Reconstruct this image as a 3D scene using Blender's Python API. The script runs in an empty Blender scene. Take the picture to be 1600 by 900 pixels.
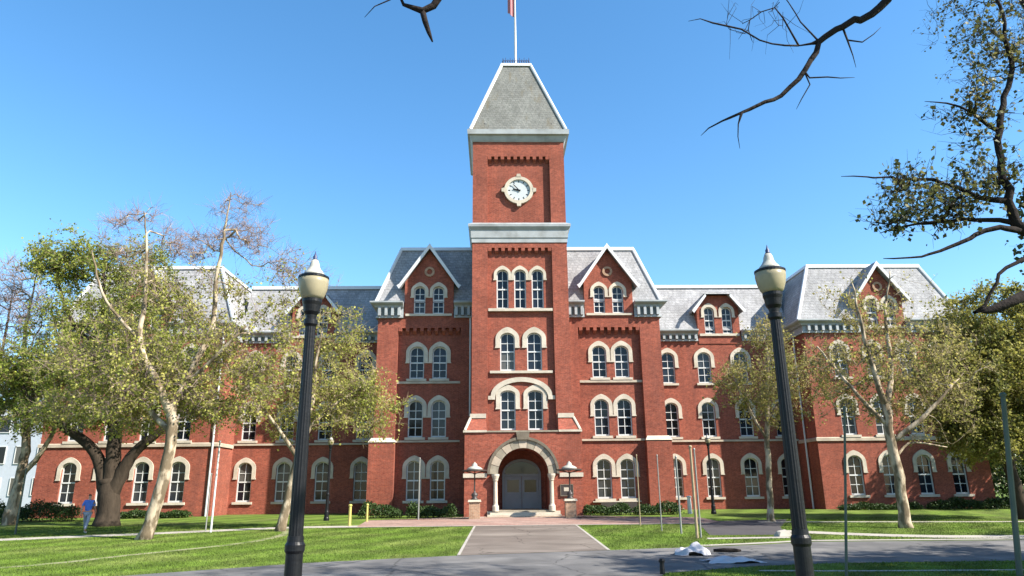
import bpy, bmesh, math, random
import numpy as np
from mathutils import Matrix, Vector

S = bpy.context.scene
COL = S.collection
R = math.radians

# ------------------------------------------------------------------ camera
cam_d = bpy.data.cameras.new('camera')
cam = bpy.data.objects.new('camera', cam_d)
COL.objects.link(cam)
PITCH, YAW, ROLL = R(16.0), R(1.5), R(0.6)
fw = Vector((math.sin(YAW)*math.cos(PITCH), math.cos(YAW)*math.cos(PITCH), math.sin(PITCH)))
rt = Vector((math.cos(YAW), -math.sin(YAW), 0))
up = rt.cross(fw)
rt, up = rt*math.cos(ROLL)-up*math.sin(ROLL), rt*math.sin(ROLL)+up*math.cos(ROLL)
M = Matrix((rt, up, -fw)).transposed().to_4x4()
M.translation = (-1.35, 0, 2.0)
cam.matrix_world = M
cam_d.sensor_width = 36
cam_d.lens = 36*1100/1600
cam_d.clip_start = 0.1
cam_d.clip_end = 3000
S.camera = cam

# ------------------------------------------------------------------ light
SUN_AZ, SUN_EL = R(62), R(40)          # azimuth to the right of the facade's normal
world = bpy.data.worlds.new('World')
S.world = world
world.use_nodes = True
wn, wl = world.node_tree.nodes, world.node_tree.links
wn.clear()
sky = wn.new('ShaderNodeTexSky')
sky.sky_type = 'NISHITA'
sky.sun_disc = False
sky.sun_elevation = SUN_EL
sky.sun_rotation = R(118)
sky.altitude = 0
sky.air_density = 1.0
sky.dust_density = 0.4
sky.ozone_density = 2.0
hs = wn.new('ShaderNodeHueSaturation')
hs.inputs['Saturation'].default_value = 1.25
hs.inputs['Hue'].default_value = 0.495
bg = wn.new('ShaderNodeBackground')
bg.inputs['Strength'].default_value = 0.104
wo = wn.new('ShaderNodeOutputWorld')
wl.new(sky.outputs[0], hs.inputs['Color'])
wl.new(hs.outputs[0], bg.inputs['Color'])
wl.new(bg.outputs[0], wo.inputs['Surface'])
sd = bpy.data.lights.new('sun', 'SUN')
sd.energy = 5.0
sd.angle = R(0.53)
sd.color = (1.0, 0.93, 0.82)
sun = bpy.data.objects.new('sun', sd)
COL.objects.link(sun)
tosun = Vector((math.sin(SUN_AZ)*math.cos(SUN_EL), -math.cos(SUN_AZ)*math.cos(SUN_EL), math.sin(SUN_EL)))
sun.rotation_euler = tosun.to_track_quat('Z', 'Y').to_euler()
sun.location = tosun*60
S.view_settings.view_transform = 'Standard'
S.view_settings.look = 'None'
S.view_settings.exposure = 1.52
S.view_settings.gamma = 1.0
S.view_settings.use_curve_mapping = False

# ------------------------------------------------------------------ materials
def lin(c):
    return tuple((x/12.92 if x <= 0.04045 else ((x+0.055)/1.055)**2.4) for x in c)

def mat(name, col, rough=0.8, spec=0.3, var=0.0, vscale=3.0, col2=None, scale2=1.0, c2lo=0.4, c2hi=0.6, bump=0.0, bscale=20.0, metal=0.0, island=0.0, objvar=0.0, trans=0.0, detail=6.0, stretch=None):
    """Principled material with broad noise variation, an optional second colour in patches, bump, and per-leaf or per-object change."""
    m = bpy.data.materials.new(name)
    m.use_nodes = True
    nt = m.node_tree
    n, l = nt.nodes, nt.links
    b = n['Principled BSDF']
    b.inputs['Roughness'].default_value = rough
    b.inputs['Specular IOR Level'].default_value = spec
    b.inputs['Metallic'].default_value = metal
    geo = n.new('ShaderNodeNewGeometry')
    pos = geo.outputs['Position']
    if stretch:
        vm = n.new('ShaderNodeVectorMath'); vm.operation = 'MULTIPLY'
        vm.inputs[1].default_value = stretch
        l.new(pos, vm.inputs[0]); pos = vm.outputs[0]
    rgb = n.new('ShaderNodeRGB')
    rgb.outputs[0].default_value = (*col, 1)
    cur = rgb.outputs[0]
    if col2:
        no = n.new('ShaderNodeTexNoise')
        no.inputs['Scale'].default_value = scale2
        no.inputs['Detail'].default_value = detail
        l.new(pos, no.inputs['Vector'])
        mr = n.new('ShaderNodeMapRange')
        mr.inputs['From Min'].default_value = c2lo
        mr.inputs['From Max'].default_value = c2hi
        l.new(no.outputs['Fac'], mr.inputs['Value'])
        mx = n.new('ShaderNodeMix'); mx.data_type = 'RGBA'
        l.new(mr.outputs[0], mx.inputs['Factor'])
        l.new(cur, mx.inputs['A'])
        mx.inputs['B'].default_value = (*col2, 1)
        cur = mx.outputs['Result']
    facs = []
    if var:
        no = n.new('ShaderNodeTexNoise')
        no.inputs['Scale'].default_value = vscale
        no.inputs['Detail'].default_value = 8
        l.new(pos, no.inputs['Vector'])
        facs.append((no.outputs['Fac'], var))
    if island:
        facs.append((geo.outputs['Random Per Island'], island))
    if objvar:
        oi = n.new('ShaderNodeObjectInfo')
        facs.append((oi.outputs['Random'], objvar))
    for f, v in facs:
        mr = n.new('ShaderNodeMapRange')
        mr.inputs['From Min'].default_value = 0.2 if v is var else 0.0
        mr.inputs['From Max'].default_value = 0.8 if v is var else 1.0
        mr.inputs['To Min'].default_value = 1-v
        mr.inputs['To Max'].default_value = 1+v
        l.new(f, mr.inputs['Value'])
        vm = n.new('ShaderNodeVectorMath'); vm.operation = 'SCALE'
        l.new(cur, vm.inputs[0]); l.new(mr.outputs[0], vm.inputs['Scale'])
        cur = vm.outputs[0]
    l.new(cur, b.inputs['Base Color'])
    if bump:
        no = n.new('ShaderNodeTexNoise')
        no.inputs['Scale'].default_value = bscale
        no.inputs['Detail'].default_value = 6
        l.new(pos, no.inputs['Vector'])
        bp = n.new('ShaderNodeBump')
        bp.inputs['Strength'].default_value = bump
        bp.inputs['Distance'].default_value = 0.05
        l.new(no.outputs['Fac'], bp.inputs['Height'])
        l.new(bp.outputs[0], b.inputs['Normal'])
    if trans:
        tr = n.new('ShaderNodeBsdfTranslucent')
        l.new(cur, tr.inputs['Color'])
        ms = n.new('ShaderNodeMixShader')
        ms.inputs[0].default_value = trans
        l.new(b.outputs[0], ms.inputs[1]); l.new(tr.outputs[0], ms.inputs[2])
        l.new(ms.outputs[0], n['Material Output'].inputs['Surface'])
    return m

def brick_mat(name, c1, c2, mortar, scale=1.0, bw=0.24, bh=0.075, msize=0.010):
    """Brick courses mapped along the wall (x+y, z), with stained patches."""
    m = bpy.data.materials.new(name)
    m.use_nodes = True
    n, l = m.node_tree.nodes, m.node_tree.links
    b = n['Principled BSDF']
    b.inputs['Roughness'].default_value = 0.88
    b.inputs['Specular IOR Level'].default_value = 0.2
    geo = n.new('ShaderNodeNewGeometry')
    sp = n.new('ShaderNodeSeparateXYZ'); l.new(geo.outputs['Position'], sp.inputs[0])
    ad = n.new('ShaderNodeMath'); ad.operation = 'ADD'
    l.new(sp.outputs['X'], ad.inputs[0]); l.new(sp.outputs['Y'], ad.inputs[1])
    cb = n.new('ShaderNodeCombineXYZ')
    l.new(ad.outputs[0], cb.inputs['X']); l.new(sp.outputs['Z'], cb.inputs['Y'])
    bt = n.new('ShaderNodeTexBrick')
    l.new(cb.outputs[0], bt.inputs['Vector'])
    bt.inputs['Scale'].default_value = scale
    bt.inputs['Brick Width'].default_value = bw
    bt.inputs['Row Height'].default_value = bh
    bt.inputs['Mortar Size'].default_value = msize
    bt.inputs['Color1'].default_value = (*c1, 1)
    bt.inputs['Color2'].default_value = (*c2, 1)
    bt.inputs['Mortar'].default_value = (*mortar, 1)
    no = n.new('ShaderNodeTexNoise'); no.inputs['Scale'].default_value = 0.55; no.inputs['Detail'].default_value = 10
    no.inputs['Roughness'].default_value = 0.65
    l.new(geo.outputs['Position'], no.inputs['Vector'])
    mr = n.new('ShaderNodeMapRange')
    mr.inputs['From Min'].default_value = 0.3; mr.inputs['From Max'].default_value = 0.7
    mr.inputs['To Min'].default_value = 0.74; mr.inputs['To Max'].default_value = 1.22
    l.new(no.outputs['Fac'], mr.inputs['Value'])
    vm = n.new('ShaderNodeVectorMath'); vm.operation = 'SCALE'
    l.new(bt.outputs['Color'], vm.inputs[0]); l.new(mr.outputs[0], vm.inputs['Scale'])
    # rain streaks and soot, long down the wall
    sv = n.new('ShaderNodeVectorMath'); sv.operation = 'MULTIPLY'; sv.inputs[1].default_value = (2.2, 2.2, 0.16)
    l.new(geo.outputs['Position'], sv.inputs[0])
    s2 = n.new('ShaderNodeTexNoise'); s2.inputs['Scale'].default_value = 1.0; s2.inputs['Detail'].default_value = 7
    l.new(sv.outputs[0], s2.inputs['Vector'])
    m2 = n.new('ShaderNodeMapRange')
    m2.inputs['From Min'].default_value = 0.5; m2.inputs['From Max'].default_value = 0.75
    m2.inputs['To Min'].default_value = 0.0; m2.inputs['To Max'].default_value = 0.5
    l.new(s2.outputs['Fac'], m2.inputs['Value'])
    mx2 = n.new('ShaderNodeMix'); mx2.data_type = 'RGBA'
    l.new(m2.outputs[0], mx2.inputs['Factor']); l.new(vm.outputs[0], mx2.inputs['A'])
    mx2.inputs['B'].default_value = (*[x*0.5+0.02 for x in c1], 1)
    s3 = n.new('ShaderNodeTexNoise'); s3.inputs['Scale'].default_value = 7.0; s3.inputs['Detail'].default_value = 4
    l.new(geo.outputs['Position'], s3.inputs['Vector'])
    m3 = n.new('ShaderNodeMapRange')
    m3.inputs['From Min'].default_value = 0.3; m3.inputs['From Max'].default_value = 0.7
    m3.inputs['To Min'].default_value = 0.80; m3.inputs['To Max'].default_value = 1.20
    l.new(s3.outputs['Fac'], m3.inputs['Value'])
    vm3 = n.new('ShaderNodeVectorMath'); vm3.operation = 'SCALE'
    l.new(mx2.outputs['Result'], vm3.inputs[0]); l.new(m3.outputs[0], vm3.inputs['Scale'])
    l.new(vm3.outputs[0], b.inputs['Base Color'])
    bp = n.new('ShaderNodeBump'); bp.inputs['Strength'].default_value = 0.4; bp.inputs['Distance'].default_value = 0.01
    inv = n.new('ShaderNodeMath'); inv.operation = 'SUBTRACT'; inv.inputs[0].default_value = 1.0
    l.new(bt.outputs['Fac'], inv.inputs[1])
    l.new(inv.outputs[0], bp.inputs['Height'])
    l.new(bp.outputs[0], b.inputs['Normal'])
    return m

def slate_mat(name, c1, c2, streak):
    m = brick_mat(name, c1, c2, tuple(x*0.55 for x in c1), 1.0, 0.32, 0.22, 0.012)
    n, l = m.node_tree.nodes, m.node_tree.links
    b = n['Principled BSDF']
    b.inputs['Roughness'].default_value = 0.8
    b.inputs['Specular IOR Level'].default_value = 0.15
    if streak:
        geo = n.new('ShaderNodeNewGeometry')
        vm = n.new('ShaderNodeVectorMath'); vm.operation = 'MULTIPLY'; vm.inputs[1].default_value = (1.6, 1.6, 0.12)
        l.new(geo.outputs['Position'], vm.inputs[0])
        no = n.new('ShaderNodeTexNoise'); no.inputs['Scale'].default_value = 1.3; no.inputs['Detail'].default_value = 5
        l.new(vm.outputs[0], no.inputs['Vector'])
        mr = n.new('ShaderNodeMapRange'); mr.inputs['From Min'].default_value = 0.56; mr.inputs['From Max'].default_value = 0.72
        mr.inputs['To Max'].default_value = 0.7
        l.new(no.outputs['Fac'], mr.inputs['Value'])
        mx = n.new('ShaderNodeMix'); mx.data_type = 'RGBA'
        l.new(mr.outputs[0], mx.inputs['Factor'])
        l.new(b.inputs['Base Color'].links[0].from_socket, mx.inputs['A'])
        mx.inputs['B'].default_value = (*streak, 1)
        l.new(mx.outputs['Result'], b.inputs['Base Color'])
    return m

def cracked(m, scale, width, dark):
    """Thin dark cracks and seams across paving."""
    n, l = m.node_tree.nodes, m.node_tree.links
    b = n['Principled BSDF']
    geo = n.new('ShaderNodeNewGeometry')
    no = n.new('ShaderNodeTexNoise'); no.inputs['Scale'].default_value = 1.5
    l.new(geo.outputs['Position'], no.inputs['Vector'])
    ad = n.new('ShaderNodeVectorMath'); ad.operation = 'MULTIPLY_ADD'; ad.inputs[1].default_value = (0.5, 0.5, 0.0)
    l.new(no.outputs['Color'], ad.inputs[0]); l.new(geo.outputs['Position'], ad.inputs[2])
    vo = n.new('ShaderNodeTexVoronoi'); vo.feature = 'DISTANCE_TO_EDGE'; vo.inputs['Scale'].default_value = scale
    l.new(ad.outputs[0], vo.inputs['Vector'])
    mr = n.new('ShaderNodeMapRange'); mr.inputs['From Min'].default_value = 0.0; mr.inputs['From Max'].default_value = width
    mr.inputs['To Min'].default_value = dark
    l.new(vo.outputs['Distance'], mr.inputs['Value'])
    sc = n.new('ShaderNodeVectorMath'); sc.operation = 'SCALE'
    l.new(b.inputs['Base Color'].links[0].from_socket, sc.inputs[0]); l.new(mr.outputs[0], sc.inputs['Scale'])
    l.new(sc.outputs[0], b.inputs['Base Color'])
    return m

def grass_mat(name, blades=False):
    """Mown lawn: noise in two scales and diagonal mowing stripes."""
    m = mat(name, (0.082, 0.130, 0.018), 0.9, 0.15, var=0.35, vscale=1.2, col2=(0.120, 0.145, 0.038), scale2=0.35, c2lo=0.45, c2hi=0.75, bump=0.0 if blades else 0.8, bscale=30, island=0.22 if blades else 0.0)
    n, l = m.node_tree.nodes, m.node_tree.links
    b = n['Principled BSDF']
    geo = n.new('ShaderNodeNewGeometry')
    vm = n.new('ShaderNodeVectorMath'); vm.operation = 'DOT_PRODUCT'; vm.inputs[1].default_value = (0.88, -0.47, 0)
    l.new(geo.outputs['Position'], vm.inputs[0])
    no = n.new('ShaderNodeTexNoise'); no.inputs['Scale'].default_value = 0.35
    l.new(geo.outputs['Position'], no.inputs['Vector'])
    ad = n.new('ShaderNodeMath'); ad.operation = 'MULTIPLY_ADD'; ad.inputs[1].default_value = 2.2
    l.new(no.outputs['Fac'], ad.inputs[0]); l.new(vm.outputs['Value'], ad.inputs[2])
    mu = n.new('ShaderNodeMath'); mu.operation = 'MULTIPLY'; mu.inputs[1].default_value = 3.0
    l.new(ad.outputs[0], mu.inputs[0])
    sn = n.new('ShaderNodeMath'); sn.operation = 'SINE'
    l.new(mu.outputs[0], sn.inputs[0])
    mr = n.new('ShaderNodeMapRange')
    mr.inputs['From Min'].default_value = -0.8; mr.inputs['From Max'].default_value = 0.8
    mr.inputs['To Min'].default_value = 0.80; mr.inputs['To Max'].default_value = 1.18
    l.new(sn.outputs[0], mr.inputs['Value'])
    sc = n.new('ShaderNodeVectorMath'); sc.operation = 'SCALE'
    l.new(b.inputs['Base Color'].links[0].from_socket, sc.inputs[0]); l.new(mr.outputs[0], sc.inputs['Scale'])
    l.new(sc.outputs[0], b.inputs['Base Color'])
    return m

def glass_mat(name):
    """Dark window glass; rooms behind differ a little from window to window."""
    m = mat(name, (0.007, 0.009, 0.014), 0.06, 0.30, bump=0.05, bscale=1.2)
    n, l = m.node_tree.nodes, m.node_tree.links
    oi = n.new('ShaderNodeObjectInfo')
    cr = n.new('ShaderNodeValToRGB'); cr.color_ramp.interpolation = 'CONSTANT'
    e = cr.color_ramp.elements
    e[0].color = (0.006, 0.008, 0.012, 1); e[1].position = 0.45; e[1].color = (0.014, 0.018, 0.026, 1)
    for p_, c_ in ((0.66, (0.035, 0.038, 0.042, 1)), (0.80, (0.075, 0.075, 0.068, 1)), (0.90, (0.010, 0.012, 0.016, 1))):
        q = e.new(p_); q.color = c_
    l.new(oi.outputs['Random'], cr.inputs['Fac'])
    l.new(cr.outputs['Color'], n['Principled BSDF'].inputs['Base Color'])
    return m

MT = {}
MT['brick'] = brick_mat('red_brick', (0.262, 0.064, 0.036), (0.175, 0.040, 0.024), (0.21, 0.10, 0.075))
MT['tan_brick'] = brick_mat('tan_brick', (0.33, 0.198, 0.1254), (0.2772, 0.1584, 0.099), (0.33, 0.264, 0.198))
MT['paver'] = brick_mat('brick_pavers', (0.26, 0.185, 0.155), (0.2376, 0.1386, 0.1122), (0.2508, 0.198, 0.1716), 1.0, 0.3, 0.15, 0.012)
MT['stone'] = mat('cream_stone', (0.43, 0.385, 0.315), 0.85, 0.2, var=0.22, vscale=2.2, col2=(0.30, 0.26, 0.205), scale2=1.1, c2lo=0.52, c2hi=0.75, bump=0.25, bscale=12)
MT['grey_stone'] = mat('weathered_stone', (0.2376, 0.2112, 0.165), 0.88, 0.2, var=0.25, vscale=3, bump=0.3, bscale=10)
MT['dark_stone'] = mat('dark_stone', (0.132, 0.1122, 0.0858), 0.88, 0.2, var=0.25, vscale=3, bump=0.3, bscale=10)
MT['band_stone'] = mat('tan_band_stone', (0.36, 0.305, 0.24), 0.85, 0.2, var=0.25, vscale=1.6, bump=0.2, bscale=12)
MT['paint'] = mat('white_paint', (0.4884, 0.495, 0.4884), 0.5, 0.35, var=0.06, vscale=1.5)
MT['cornice'] = mat('pale_blue_grey_paint', (0.285, 0.305, 0.315), 0.6, 0.3, var=0.18, vscale=1.2, col2=(0.21, 0.22, 0.22), scale2=1.4, c2lo=0.5, c2hi=0.75)
MT['cornice_dark'] = mat('grey_panel_paint', (0.1056, 0.1254, 0.1254), 0.7, 0.3, var=0.10, vscale=1.2)
MT['slate'] = slate_mat('grey_slate', (0.285, 0.285, 0.29), (0.235, 0.235, 0.245), None)
MT['slate_old'] = slate_mat('stained_slate', (0.150, 0.153, 0.143), (0.125, 0.13, 0.12), (0.105, 0.090, 0.06))
MT['metal_hip'] = mat('white_metal', (0.528, 0.5412, 0.5544), 0.4, 0.4, var=0.05)
MT['glass'] = glass_mat('window_glass')
MT['door'] = mat('grey_door_paint', (0.20, 0.215, 0.225), 0.5, 0.3, var=0.08)
MT['iron'] = mat('black_iron_paint', (0.006, 0.0065, 0.008), 0.42, 0.22, var=0.3, vscale=8, bump=0.08, bscale=25)
MT['blue_iron'] = mat('blue_grey_iron', (0.033, 0.0462, 0.1056), 0.5, 0.4)
MT['globe'] = mat('cream_globe_glass', (0.33, 0.29, 0.19), 0.3, 0.3, var=0.15, vscale=6, trans=0.25)
MT['globe_cap'] = mat('pale_globe_cap', (0.33, 0.32, 0.28), 0.4, 0.25, var=0.2, vscale=12)
MT['asphalt'] = mat('grey_asphalt', (0.095, 0.093, 0.093), 0.92, 0.2, var=0.25, vscale=0.9, col2=(0.15, 0.145, 0.14), scale2=0.6, c2lo=0.45, c2hi=0.72, bump=0.3, bscale=40)
MT['path'] = mat('brown_asphalt', (0.1155, 0.0957, 0.0825), 0.92, 0.2, var=0.16, vscale=1.0, col2=(0.165, 0.1419, 0.1221), scale2=0.5, c2lo=0.42, c2hi=0.7, bump=0.3, bscale=45, stretch=(0.5, 1.0, 1.0))
MT['dark_asphalt'] = mat('dark_asphalt', (0.0561, 0.0528, 0.0561), 0.92, 0.2, var=0.2, vscale=1.0, bump=0.3, bscale=45)
MT['concrete'] = mat('pale_concrete', (0.297, 0.2772, 0.2442), 0.9, 0.2, var=0.16, vscale=1.3, bump=0.2, bscale=30)
MT['worn'] = mat('worn_earth', (0.198, 0.198, 0.1122), 0.95, 0.1, var=0.3, vscale=2.0, col2=(0.0792, 0.1122, 0.033), scale2=1.4, c2lo=0.5, c2hi=0.65)
for k_, s_ in (('asphalt', 0.28), ('path', 0.35), ('concrete', 0.55)): cracked(MT[k_], s_, 0.012, 0.5)
MT['grass'] = grass_mat('mown_grass')
MT['blade'] = grass_mat('grass_blades', True)
MT['bark_pale'] = mat('pale_mottled_bark', (0.36, 0.295, 0.215), 0.9, 0.15, col2=(0.13, 0.10, 0.065), scale2=3.2, c2lo=0.44, c2hi=0.54, var=0.3, vscale=5, bump=0.4, bscale=9, stretch=(1, 1, 0.45))
MT['bark_brown'] = mat('brown_bark', (0.040, 0.031, 0.023), 0.95, 0.1, var=0.4, vscale=5, bump=0.6, bscale=12, stretch=(1, 1, 0.35))  # base colour darkened to carry the shade on the spreading tree's trunk
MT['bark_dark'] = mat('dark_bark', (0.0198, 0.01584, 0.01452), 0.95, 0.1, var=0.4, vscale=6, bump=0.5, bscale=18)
MT['twig'] = mat('budding_twigs', (0.27, 0.215, 0.13), 0.9, 0.1, island=0.3)
MT['twig_pink'] = mat('pinkish_twigs', (0.24, 0.175, 0.16), 0.9, 0.1, island=0.3)
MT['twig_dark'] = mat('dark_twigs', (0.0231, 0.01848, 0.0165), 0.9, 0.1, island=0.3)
MT['leaf_olive'] = mat('olive_spring_leaves', (0.37, 0.35, 0.095), 0.6, 0.2, island=0.4, col2=(0.25, 0.275, 0.055), scale2=0.5, c2lo=0.42, c2hi=0.62, trans=0.5)
MT['leaf_green'] = mat('yellow_green_leaves', (0.26, 0.29, 0.05), 0.55, 0.2, island=0.4, col2=(0.17, 0.215, 0.045), scale2=0.5, c2lo=0.42, c2hi=0.62, trans=0.5)
MT['leaf_brown'] = mat('brownish_spring_leaves', (0.34, 0.295, 0.095), 0.6, 0.2, island=0.4, col2=(0.24, 0.245, 0.06), scale2=0.5, c2lo=0.42, c2hi=0.62, trans=0.5)
MT['leaf_deep'] = mat('olive_green_leaves', (0.27, 0.255, 0.06), 0.55, 0.2, island=0.45, col2=(0.13, 0.14, 0.035), scale2=0.5, c2lo=0.42, c2hi=0.62, trans=0.45)
MT['leaf_dark'] = mat('dull_green_leaves', (0.075, 0.085, 0.028), 0.55, 0.25, island=0.5, col2=(0.13, 0.12, 0.035), scale2=1.4, c2lo=0.45, c2hi=0.62, trans=0.4)
MT['hedge'] = mat('dark_hedge_leaves', (0.0297, 0.0561, 0.01188), 0.55, 0.3, island=0.5, trans=0.2)
MT['steel'] = mat('grey_galvanised_steel', (0.198, 0.2046, 0.1914), 0.55, 0.4, var=0.15, metal=0.2)
MT['green_steel'] = mat('dull_green_steel', (0.0561, 0.0759, 0.0561), 0.55, 0.4, var=0.2)
MT['tan_wood'] = mat('tan_wood', (0.2772, 0.2178, 0.1386), 0.85, 0.2, var=0.2, vscale=5)
MT['yellow'] = mat('yellow_paint', (0.396, 0.3432, 0.099), 0.6, 0.3, var=0.1)
MT['tarp'] = mat('white_tarpaulin', (0.3828, 0.3696, 0.3828), 0.5, 0.4, var=0.08, bump=0.3, bscale=8)
MT['skin'] = mat('skin', (0.363, 0.2178, 0.1584), 0.6, 0.3)
MT['blue_cloth'] = mat('blue_cloth', (0.065, 0.15, 0.48), 0.85, 0.2, var=0.15, vscale=9)
MT['grey_cloth'] = mat('light_grey_cloth', (0.2376, 0.264, 0.3168), 0.85, 0.2, var=0.15, vscale=9)
MT['hair'] = mat('dark_hair', (0.0231, 0.0165, 0.0132), 0.6, 0.3)
MT['shoe'] = mat('white_shoe', (0.462, 0.462, 0.4488), 0.6, 0.3)
MT['flag_red'] = mat('red_cloth', (0.396, 0.1716, 0.1848), 0.8, 0.2)
MT['clock_face'] = mat('clock_face', (0.4092, 0.4356, 0.4356), 0.35, 0.4, var=0.10, vscale=2.0)
MT['plaque'] = mat('dark_bronze', (0.0396, 0.0297, 0.0264), 0.45, 0.5, var=0.2)
MT['pale_wall'] = mat('pale_blue_cladding', (0.363, 0.396, 0.4488), 0.6, 0.3, var=0.08)

# ------------------------------------------------------------------ mesh helpers
class MB:
    """Collects shapes and links them as ONE mesh object."""
    def __init__(s):
        s.v, s.f = [], []
    def add(s, vs, fs):
        k = len(s.v)
        s.v += [tuple(p) for p in vs]
        s.f += [tuple(i+k for i in f) for f in fs]
        return s
    def box(s, x0, x1, y0, y1, z0, z1):
        vs = [(x, y, z) for z in (z0, z1) for y in (y0, y1) for x in (x0, x1)]
        return s.add(vs, [(0, 2, 3, 1), (4, 5, 7, 6), (0, 1, 5, 4), (2, 6, 7, 3), (0, 4, 6, 2), (1, 3, 7, 5)])
    def frustum(s, b, zb, t, zt):
        """b and t are (x0,x1,y0,y1) rectangles."""
        vs = [(b[0], b[2], zb), (b[1], b[2], zb), (b[1], b[3], zb), (b[0], b[3], zb), (t[0], t[2], zt), (t[1], t[2], zt), (t[1], t[3], zt), (t[0], t[3], zt)]
        return s.add(vs, [(3, 2, 1, 0), (4, 5, 6, 7), (0, 1, 5, 4), (1, 2, 6, 5), (2, 3, 7, 6), (3, 0, 4, 7)])
    def prism(s, poly, y0, y1):
        """A polygon in the x-z plane pushed from y0 to y1 (any simple outline; caps as n-gons)."""
        n = len(poly)
        vs = [(x, y0, z) for x, z in poly]+[(x, y1, z) for x, z in poly]
        fs = [tuple(range(n)), tuple(range(2*n-1, n-1, -1))]
        fs += [(i, i+n, (i+1) % n+n, (i+1) % n) for i in range(n)]
        return s.add(vs, fs)
    def strip(s, a, b, y0, y1):
        """A band between two polylines a and b (same length, x-z plane), pushed from y0 to y1."""
        n = len(a)
        for i in range(n-1):
            q = [a[i], a[i+1], b[i+1], b[i]]
            vs = [(x, y0, z) for x, z in q]+[(x, y1, z) for x, z in q]
            fs = [(0, 1, 2, 3), (7, 6, 5, 4), (0, 4, 5, 1), (2, 6, 7, 3)]
            if i == 0: fs.append((3, 7, 4, 0))
            if i == n-2: fs.append((1, 5, 6, 2))
            s.add(vs, fs)
        return s
    def lathe(s, prof, n=20, c=(0, 0, 0), flute=0.0, nf=0):
        vs, fs = [], []
        for r, z in prof:
            for k in range(n):
                a = 2*math.pi*k/n
                rr = r*(1-(flute if (nf and k % 2) else 0))
                vs.append((c[0]+rr*math.cos(a), c[1]+rr*math.sin(a), c[2]+z))
        m = len(prof)
        for i in range(m-1):
            for k in range(n):
                fs.append((i*n+k, i*n+(k+1) % n, (i+1)*n+(k+1) % n, (i+1)*n+k))
        fs.append(tuple(range(n-1, -1, -1)))
        fs.append(tuple(range((m-1)*n, m*n)))
        return s.add(vs, fs)
    def tube(s, pts, rad, n=6):
        pts = [Vector(p) for p in pts]
        vs, fs = [], []
        prev = None
        for i, p in enumerate(pts):
            t = (pts[min(i+1, len(pts)-1)]-pts[max(i-1, 0)])
            if t.length < 1e-6: t = Vector((0, 0, 1))
            t.normalize()
            if prev is None:
                a = t.orthogonal().normalized()
            else:
                a = (prev-t*prev.dot(t))
                a = a.normalized() if a.length > 1e-5 else t.orthogonal().normalized()
            prev = a
            bb = t.cross(a)
            r = rad[i] if hasattr(rad, '__len__') else rad
            for k in range(n):
                an = 2*math.pi*k/n
                vs.append(p+a*(r*math.cos(an))+bb*(r*math.sin(an)))
        m = len(pts)
        for i in range(m-1):
            for k in range(n):
                fs.append((i*n+k, i*n+(k+1) % n, (i+1)*n+(k+1) % n, (i+1)*n+k))
        fs.append(tuple(range(n-1, -1, -1)))
        fs.append(tuple(range((m-1)*n, m*n)))
        return s.add(vs, fs)
    def mesh(s, name, m, smooth=False):
        me = bpy.data.meshes.new(name)
        me.from_pydata(s.v, [], s.f)
        if m: me.materials.append(MT[m] if isinstance(m, str) else m)
        if smooth:
            me.polygons.foreach_set('use_smooth', [True]*len(me.polygons))
        me.update()
        return me
    def build(s, name, m, parent=None, loc=(0, 0, 0), smooth=False):
        return link(name, s.mesh(name, m, smooth), parent, loc)

def link(name, me, parent=None, loc=(0, 0, 0)):
    o = bpy.data.objects.new(name, me)
    COL.objects.link(o)
    o.location = loc
    if parent: o.parent = parent
    return o

def np_mesh(name, V, F, m):
    """Fast mesh from arrays: V (n,3), F (k,3 or 4)."""
    me = bpy.data.meshes.new(name)
    k, c = F.shape
    me.vertices.add(len(V)); me.vertices.foreach_set('co', V.astype(np.float32).ravel())
    me.loops.add(k*c); me.loops.foreach_set('vertex_index', F.astype(np.int32).ravel())
    me.polygons.add(k)
    me.polygons.foreach_set('loop_start', np.arange(0, k*c, c, dtype=np.int32))
    me.polygons.foreach_set('loop_total', np.full(k, c, dtype=np.int32))
    me.materials.append(MT[m])
    me.update(calc_edges=True)
    return me

def thing(name, label, cat, loc=(0, 0, 0), rz=0.0, group=None):
    o = bpy.data.objects.new(name, None)
    COL.objects.link(o)
    o.location = loc
    o.rotation_euler = (0, 0, rz)
    o.empty_display_size = 0.3
    return tag(o, label, cat, group)

def tag(o, label, cat, group=None):
    o['label'] = label
    o['category'] = cat
    if group: o['group'] = group
    return o

def copy_tree(o, parent=None):
    c = o.copy()
    COL.objects.link(c)
    if parent: c.parent = parent
    for ch in list(o.children):
        copy_tree(ch, c)
    return c

def gz(y):
    """The lawn climbs gently from the road to the building."""
    return 0.02*(min(max(y, 22.0), 48.0)-22.0)

def smooth_poly(pts, n=6):
    """Catmull-Rom through 2-D or 3-D points."""
    P = [np.array(p, float) for p in pts]
    P = [2*P[0]-P[1]]+P+[2*P[-1]-P[-2]]
    out = []
    for i in range(1, len(P)-2):
        for k in range(n):
            t = k/n
            out.append(0.5*((2*P[i])+(P[i+1]-P[i-1])*t+(2*P[i-1]-5*P[i]+4*P[i+1]-P[i+2])*t*t+(3*P[i]-P[i-1]-3*P[i+1]+P[i+2])*t**3))
    out.append(P[-2])
    return out

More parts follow.
